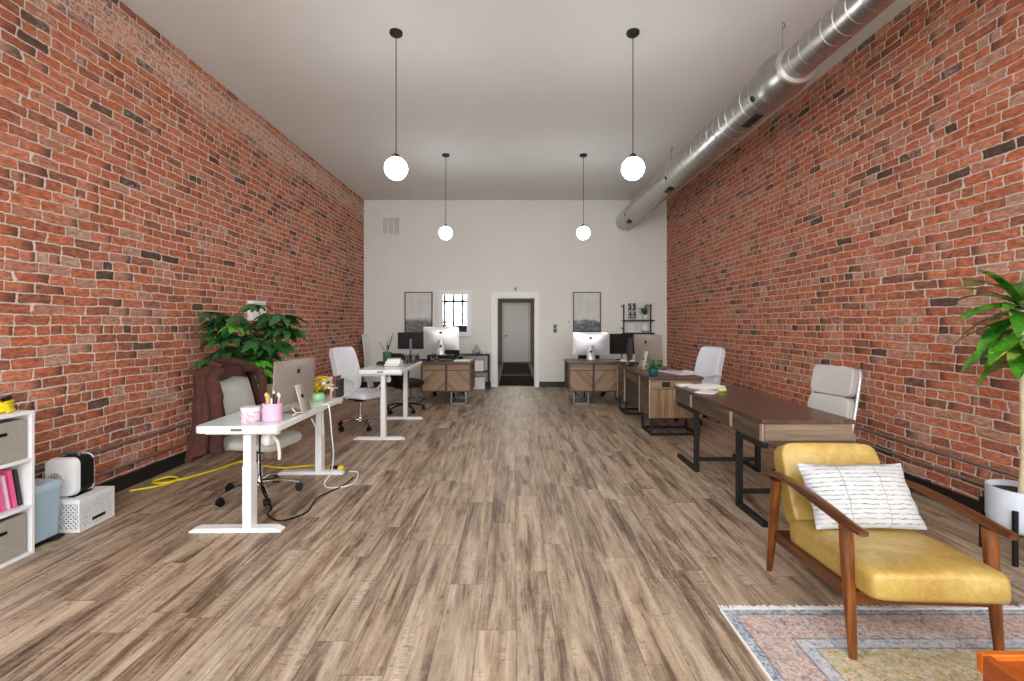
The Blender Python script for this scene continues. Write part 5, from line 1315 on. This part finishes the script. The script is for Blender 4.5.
# ------------------------------------------------------------------ lounge chair, pillow, rug, coffee table
def lounge():
    t = thing('lounge_chair', 'mustard leather lounge chair with walnut arms at the front right', 'armchair', (1.775, 2.42, 0.0), -3)
    fl = 0.0
    for sx in (-1, 1):
        z0 = 0.012
        MB().tube(smoothpath([(sx * 0.300, -0.375, z0), (sx * 0.300, -0.352, 0.26), (sx * 0.300, -0.325, 0.56)], 6), [0.016 + 0.012 * min(1, k / 8) for k in range(13)], 14, flat=0.9).build('leg', 'walnut_z', t)
        MB().tube(smoothpath([(sx * 0.300, 0.375, 0.0), (sx * 0.300, 0.335, 0.25), (sx * 0.300, 0.29, 0.56)], 6), [0.015 + 0.011 * min(1, k / 8) for k in range(13)], 14, flat=0.9).build('leg', 'walnut_z', t)
        # shaped arm: wide flat paddle at the front, rising at the back
        pts = smoothpath([(sx * 0.296, 0.45, 0.55), (sx * 0.298, 0.32, 0.585), (sx * 0.302, 0.10, 0.602), (sx * 0.306, -0.15, 0.592), (sx * 0.304, -0.35, 0.576), (sx * 0.298, -0.44, 0.572)], 6)
        n = len(pts); hw = [0.017 + 0.019 * math.sin(PI * min(1, 0.08 + 0.86 * k / (n - 1))) ** 0.8 for k in range(n)]
        secs = []; m = MB(); vs, fs = [], []; NN = 12
        for k, p in enumerate(pts):
            for j in range(NN):
                a = 2 * PI * j / NN; sg = lambda v: math.copysign(abs(v) ** 0.7, v)
                vs.append((p.x + hw[k] * sg(math.cos(a)), p.y, p.z + 0.0125 * sg(math.sin(a))))
        for k in range(n - 1):
            for j in range(NN): fs.append((k * NN + j, k * NN + (j + 1) % NN, (k + 1) * NN + (j + 1) % NN, (k + 1) * NN + j))
        fs += [tuple(range(NN - 1, -1, -1)), tuple((n - 1) * NN + j for j in range(NN))]
        m.add(vs, fs).build('armrest', 'walnut', t)
        MB().bar((sx * 0.288, -0.345, 0.272), (sx * 0.288, 0.345, 0.225), 0.024, 0.055).build('side_rail', 'walnut', t, bevel=0.005)
    MB().bar((-0.29, -0.345, 0.262), (0.29, -0.345, 0.262), 0.026, 0.055).build('front_rail', M['walnut_x'], t, bevel=0.005)
    MB().bar((-0.29, 0.335, 0.228), (0.29, 0.335, 0.228), 0.026, 0.05).build('rear_rail', M['walnut_x'], t, bevel=0.005)
    bf = MB()
    for sx in (-1, 1): bf.bar((sx * 0.2, 0.24, 0.24), (sx * 0.2, 0.47, 0.68), 0.03, 0.022, up=(0, 1, 0))
    for k in range(4): bf.bar((-0.2, 0.30 + 0.053 * k, 0.345 + 0.1 * k), (0.2, 0.30 + 0.053 * k, 0.345 + 0.1 * k), 0.016, 0.04)
    bf.build('back_slats', M['walnut_x'], t, bevel=0.004)
    def seatf(x, y, z):
        z2 = z
        if z > 0: z2 += 0.010 * math.cos(x * 5.2) + 0.012 * (1 - (y / 0.36) ** 2) - 0.004
        z2 += 0.002 * math.sin(x * 31 + y * 12)
        return (x, y, z2)
    MB().pad(0.57, 0.70, 0.135, 0.16, 72, 28, f=seatf, mat=Matrix.Rotation(R(-4.5), 4, 'X'), c=(0, -0.125, 0.337)).build('seat_cushion', 'leather_yellow', t)
    def backf(x, y, z): return (x, y - (0.014 * math.cos(x * 5) if y < 0 else 0), z)
    MB().pad(0.54, 0.125, 0.46, 0.15, 72, 48, f=backf, mat=Matrix.Rotation(R(-24), 4, 'X'), c=(0.015, 0.315, 0.525)).build('back_cushion', 'leather_yellow', t)
M['walnut_x'] = wood('oiled_walnut_across', [(56, 27, 11), (92, 48, 18), (124, 68, 25)], 'X', fine=50, rough=0.3, big=10)
lounge()
def pillow():
    t = Matrix.Translation((1.785, 2.42, 0)) @ Matrix.Rotation(R(-3), 4, 'Z')
    loc = t @ Vector((0.0, 0.065, 0.556))
    w, h, d = 0.535, 0.33, 0.14; N = 26; front, back = [], []
    for i in range(N + 1):
        v = -1 + 2 * i / N; f_, b_ = [], []
        for j in range(N + 1):
            u = -1 + 2 * j / N
            pin = 1 - 0.055 * (1 - abs(v)) * 0 - 0.05 * (1 - u * u) * abs(v) ** 3; pin2 = 1 - 0.05 * (1 - v * v) * abs(u) ** 3
            x, z = u * w / 2 * pin2, v * h / 2 * pin
            th = d / 2 * (max(0, 1 - abs(u) ** 2.6) * max(0, 1 - abs(v) ** 2.6)) ** 0.55 + 0.004
            wr = 0.004 * math.sin(7 * u + 3 * v) + 0.003 * math.sin(13 * v - 4 * u)
            f_.append((x, -th + wr, z)); b_.append((x, th * 0.35 + wr, z))
        front.append(f_); back.append(b_)
    m = MB().grid(front); m.grid([list(reversed(r_)) for r_ in back])
    n = N + 1
    rim = [(0, j) for j in range(n)] + [(i, N) for i in range(1, n)] + [(N, j) for j in range(N - 1, -1, -1)] + [(i, 0) for i in range(N - 1, 0, -1)]
    fs = []
    for k in range(len(rim)):
        a, b = rim[k], rim[(k + 1) % len(rim)]
        fi = lambda q: q[0] * n + q[1]; bi = lambda q: n * n + q[0] * n + (N - q[1])
        fs.append((fi(a), bi(a), bi(b), fi(b)))
    m.f += fs
    o = m.build('throw_pillow', 'pillow', loc=loc)
    o.rotation_euler = (R(-31), R(-1.0), R(-3))
    tag(o, 'white pillow woven with broken grey lines on the mustard lounge chair', 'pillow')
pillow()
RX0, RX1, RY0, RY1 = 1.045, 3.25, 0.55, 2.42
t = thing('area_rug', 'faded multicoloured persian style rug with white fringe at the front right', 'rug', ((RX0 + RX1) / 2, (RY0 + RY1) / 2, 0))
w, h = RX1 - RX0, RY1 - RY0
MB().box(-w / 2, w / 2, -h / 2, h / 2, 0.0, 0.008).build('pile', rug_material(w, h), t)
fr = MB(); rr = random.Random(2)
for sy in (-1, 1):
    x = -w / 2
    while x < w / 2:
        L = rr.uniform(0.022, 0.045); dx = rr.uniform(-0.012, 0.012)
        fr.tube([(x, sy * h / 2 - sy * 0.004, 0.006), (x + dx * 0.4, sy * (h / 2 + L * 0.5), 0.007), (x + dx, sy * (h / 2 + L), 0.003)], [0.0045, 0.004, 0.003], 5)
        x += 0.0075
fr.build('fringe', 'white_petal' if False else 'paper', t)
MB().box(-w / 2 - 0.008, -w / 2, -h / 2, h / 2, 0.0, 0.009).box(w / 2, w / 2 + 0.008, -h / 2, h / 2, 0.0, 0.009).build('binding', 'paper', t)

t = thing('coffee_table', 'low orange teak coffee table corner at the bottom right', 'table', (1.40, 1.455, 0.0085))
W, D, H = 0.62, 0.62, 0.45
MB().box(0.022, W - 0.022, -D + 0.022, -0.022, H - 0.035, H - 0.018).build('tabletop', 'teak', t)
M['teak_x'] = wood('orange_teak_across', [(158, 72, 18), (186, 94, 24), (206, 114, 36)], 'X', fine=40, rough=0.3, big=4)
for y in (-0.022, -D): MB().box(0, W, y, y + 0.022, H - 0.06, H).build('edge_rail', 'teak_x', t, bevel=0.004)
for x in (0, W - 0.022): MB().box(x, x + 0.022, -D + 0.022, -0.022, H - 0.06, H).build('side_rail', 'teak', t, bevel=0.004)
for x in (0.03, W - 0.03):
    for y in (-0.03, -D + 0.03): MB().bar((x, y, 0.0), (x, y, H - 0.036), 0.03, 0.03, w1=0.042, h1=0.042).build('leg', 'teak', t, bevel=0.004)

# ------------------------------------------------------------------ right planter
def right_plant():
    cx, cy = 3.13, 2.96
    t = thing('corn_plant', 'corn plant with glossy strap leaves in a white pot on black stand, right edge', 'plant', (cx, cy, 0))
    MB().lathe([(0.09, 0.175), (0.135, 0.18), (0.155, 0.20), (0.163, 0.25), (0.163, 0.435), (0.15, 0.435), (0.15, 0.40), (1e-6, 0.398)], n=40).build('pot', 'terrazzo', t)
    MB().lathe([(0.15, 0.40), (0.05, 0.405), (1e-6, 0.405)], n=24).build('soil', 'soil', t)
    for i in range(4):
        a = R(217 + 90 * i - 2); c, s_ = math.cos(a), math.sin(a)
        MB().bar((0.178 * c, 0.178 * s_, 0), (0.178 * c, 0.178 * s_, 0.33), 0.022, 0.022).build('stand_leg', 'black_metal', t, bevel=0.002)
    MB().bar((-0.17 * math.cos(R(215)), -0.17 * math.sin(R(215)), 0.162), (0.17 * math.cos(R(215)), 0.17 * math.sin(R(215)), 0.162), 0.022, 0.018).bar((-0.17 * math.cos(R(305)), -0.17 * math.sin(R(305)), 0.162), (0.17 * math.cos(R(305)), 0.17 * math.sin(R(305)), 0.162), 0.022, 0.018).build('stand_cross', 'black_metal', t)
    cane = MB(); cane.tube(smoothpath([(0.0, -0.02, 0.40), (0.01, -0.02, 0.7), (0.0, -0.01, 1.55)], 6), [0.032] * 5 + [0.028] * 8, 12)
    cane.tube(smoothpath([(0.06, 0.04, 0.40), (0.07, 0.04, 0.7), (0.08, 0.05, 1.2)], 5), 0.024, 12)
    cane.build('cane', 'cane', t)
    m = MB(); rr = random.Random(8)
    for (hx, hy, hz, n_, L0) in ((0.0, -0.01, 1.58, 18, 0.42), (0.08, 0.05, 1.24, 9, 0.34)):
        for i in range(n_):
            a = i * 2.399 + rr.uniform(-0.2, 0.2); el = 1.35 - 1.5 * (i / n_) ** 0.8
            d = Vector((math.cos(a) * math.cos(el), math.sin(a) * math.cos(el), math.sin(el)))
            ln = L0 * rr.uniform(0.75, 1.1)
            if d.x > 0: ln = min(ln, max(0.12, (XR - cx - hx - 0.04) / max(0.3, d.x)))
            leaf(m, (hx, hy, hz - 0.10 * i / n_), d, ln, 0.105, 1.3, 0.22, n=10, roll=rr.uniform(-.4, .4), xmax=XR - cx - 0.03)
    # the long blades that reach into view
    for (d, L, z, w_) in (((-0.7, -0.1, 1.0), 0.42, 1.55, 0.075), ((-0.85, 0.1, 0.75), 0.46, 1.54, 0.08), ((-1, -0.1, 0.35), 0.44, 1.53, 0.075), ((-0.8, -0.5, 0.5), 0.36, 1.52, 0.085), ((-1, 0.25, 0.1), 0.40, 1.45, 0.085), ((-1, -0.15, -0.1), 0.40, 1.42, 0.10), ((-0.9, -0.35, 0.0), 0.40, 1.38, 0.105), ((-0.9, 0.3, -0.2), 0.38, 1.36, 0.10), ((-0.7, -0.6, -0.2), 0.34, 1.32, 0.11), ((-1, 0.05, -0.35), 0.36, 1.29, 0.105), ((-0.5, -0.8, -0.1), 0.36, 1.36, 0.11)):
        leaf(m, (-0.01, -0.01, z), d, L, w_, 0.95, 0.2, n=12, roll=0.3 * math.sin(z * 40))
    m.build('foliage', 'leaf_right', t, normals=False)
right_plant()

# ------------------------------------------------------------------ light, sky, camera
w = bpy.data.worlds.new('sky'); bpy.context.scene.world = w; w.use_nodes = True
nt = w.node_tree; bg = nt.nodes['Background']
tc = nt.nodes.new('ShaderNodeTexCoord'); sp = nt.nodes.new('ShaderNodeSeparateXYZ'); nt.links.new(tc.outputs['Generated'], sp.inputs[0])
rp = nt.nodes.new('ShaderNodeValToRGB'); mr = nt.nodes.new('ShaderNodeMapRange')
mr.inputs[1].default_value = -0.2; mr.inputs[2].default_value = 1.0
nt.links.new(sp.outputs[2], mr.inputs[0]); nt.links.new(mr.outputs[0], rp.inputs[0])
cr = rp.color_ramp; cr.elements[0].position = 0.0; cr.elements[0].color = lin((200, 200, 198)); cr.elements[1].position = 1.0; cr.elements[1].color = lin((225, 234, 246))
e = cr.elements.new(0.25); e.color = lin((246, 247, 248))
nt.links.new(rp.outputs[0], bg.inputs[0]); bg.inputs[1].default_value = 8.6

def area(name, loc, rot, sx, sy, power, color=(1, 1, 1), portal=False):
    l = bpy.data.lights.new(name, 'AREA'); l.shape = 'RECTANGLE'; l.size = sx; l.size_y = sy; l.energy = power; l.color = color
    o = bpy.data.objects.new(name, l); C.objects.link(o); o.location = loc; o.rotation_euler = rot
    if portal: l.cycles.is_portal = True
    return o
area('window_daylight', ((XL + XR) / 2, YF - 0.3, 2.2), (R(90), 0, 0), XR - XL, 3.5, 10, portal=True)

cam = bpy.data.cameras.new('camera'); co = bpy.data.objects.new('camera', cam); C.objects.link(co)
co.location = (0, 0, 1.45); co.rotation_euler = (R(90), 0, 0)
cam.sensor_width = 36.0; cam.lens = 36.0 * 480 / 1024; cam.shift_x = -2.0 / 1024; cam.shift_y = -17.5 / 1024
cam.clip_start = 0.05; cam.clip_end = 100
sc = bpy.context.scene; sc.camera = co
sc.view_settings.view_transform = 'Standard'; sc.view_settings.look = 'None'; sc.view_settings.gamma = 1.0
sc.view_settings.use_curve_mapping = False; sc.view_settings.exposure = 0.4
sc.cycles.max_bounces = 10; sc.cycles.diffuse_bounces = 6; sc.cycles.glossy_bounces = 4
sc.cycles.use_denoising = True; sc.cycles.sample_clamp_indirect = 6.0
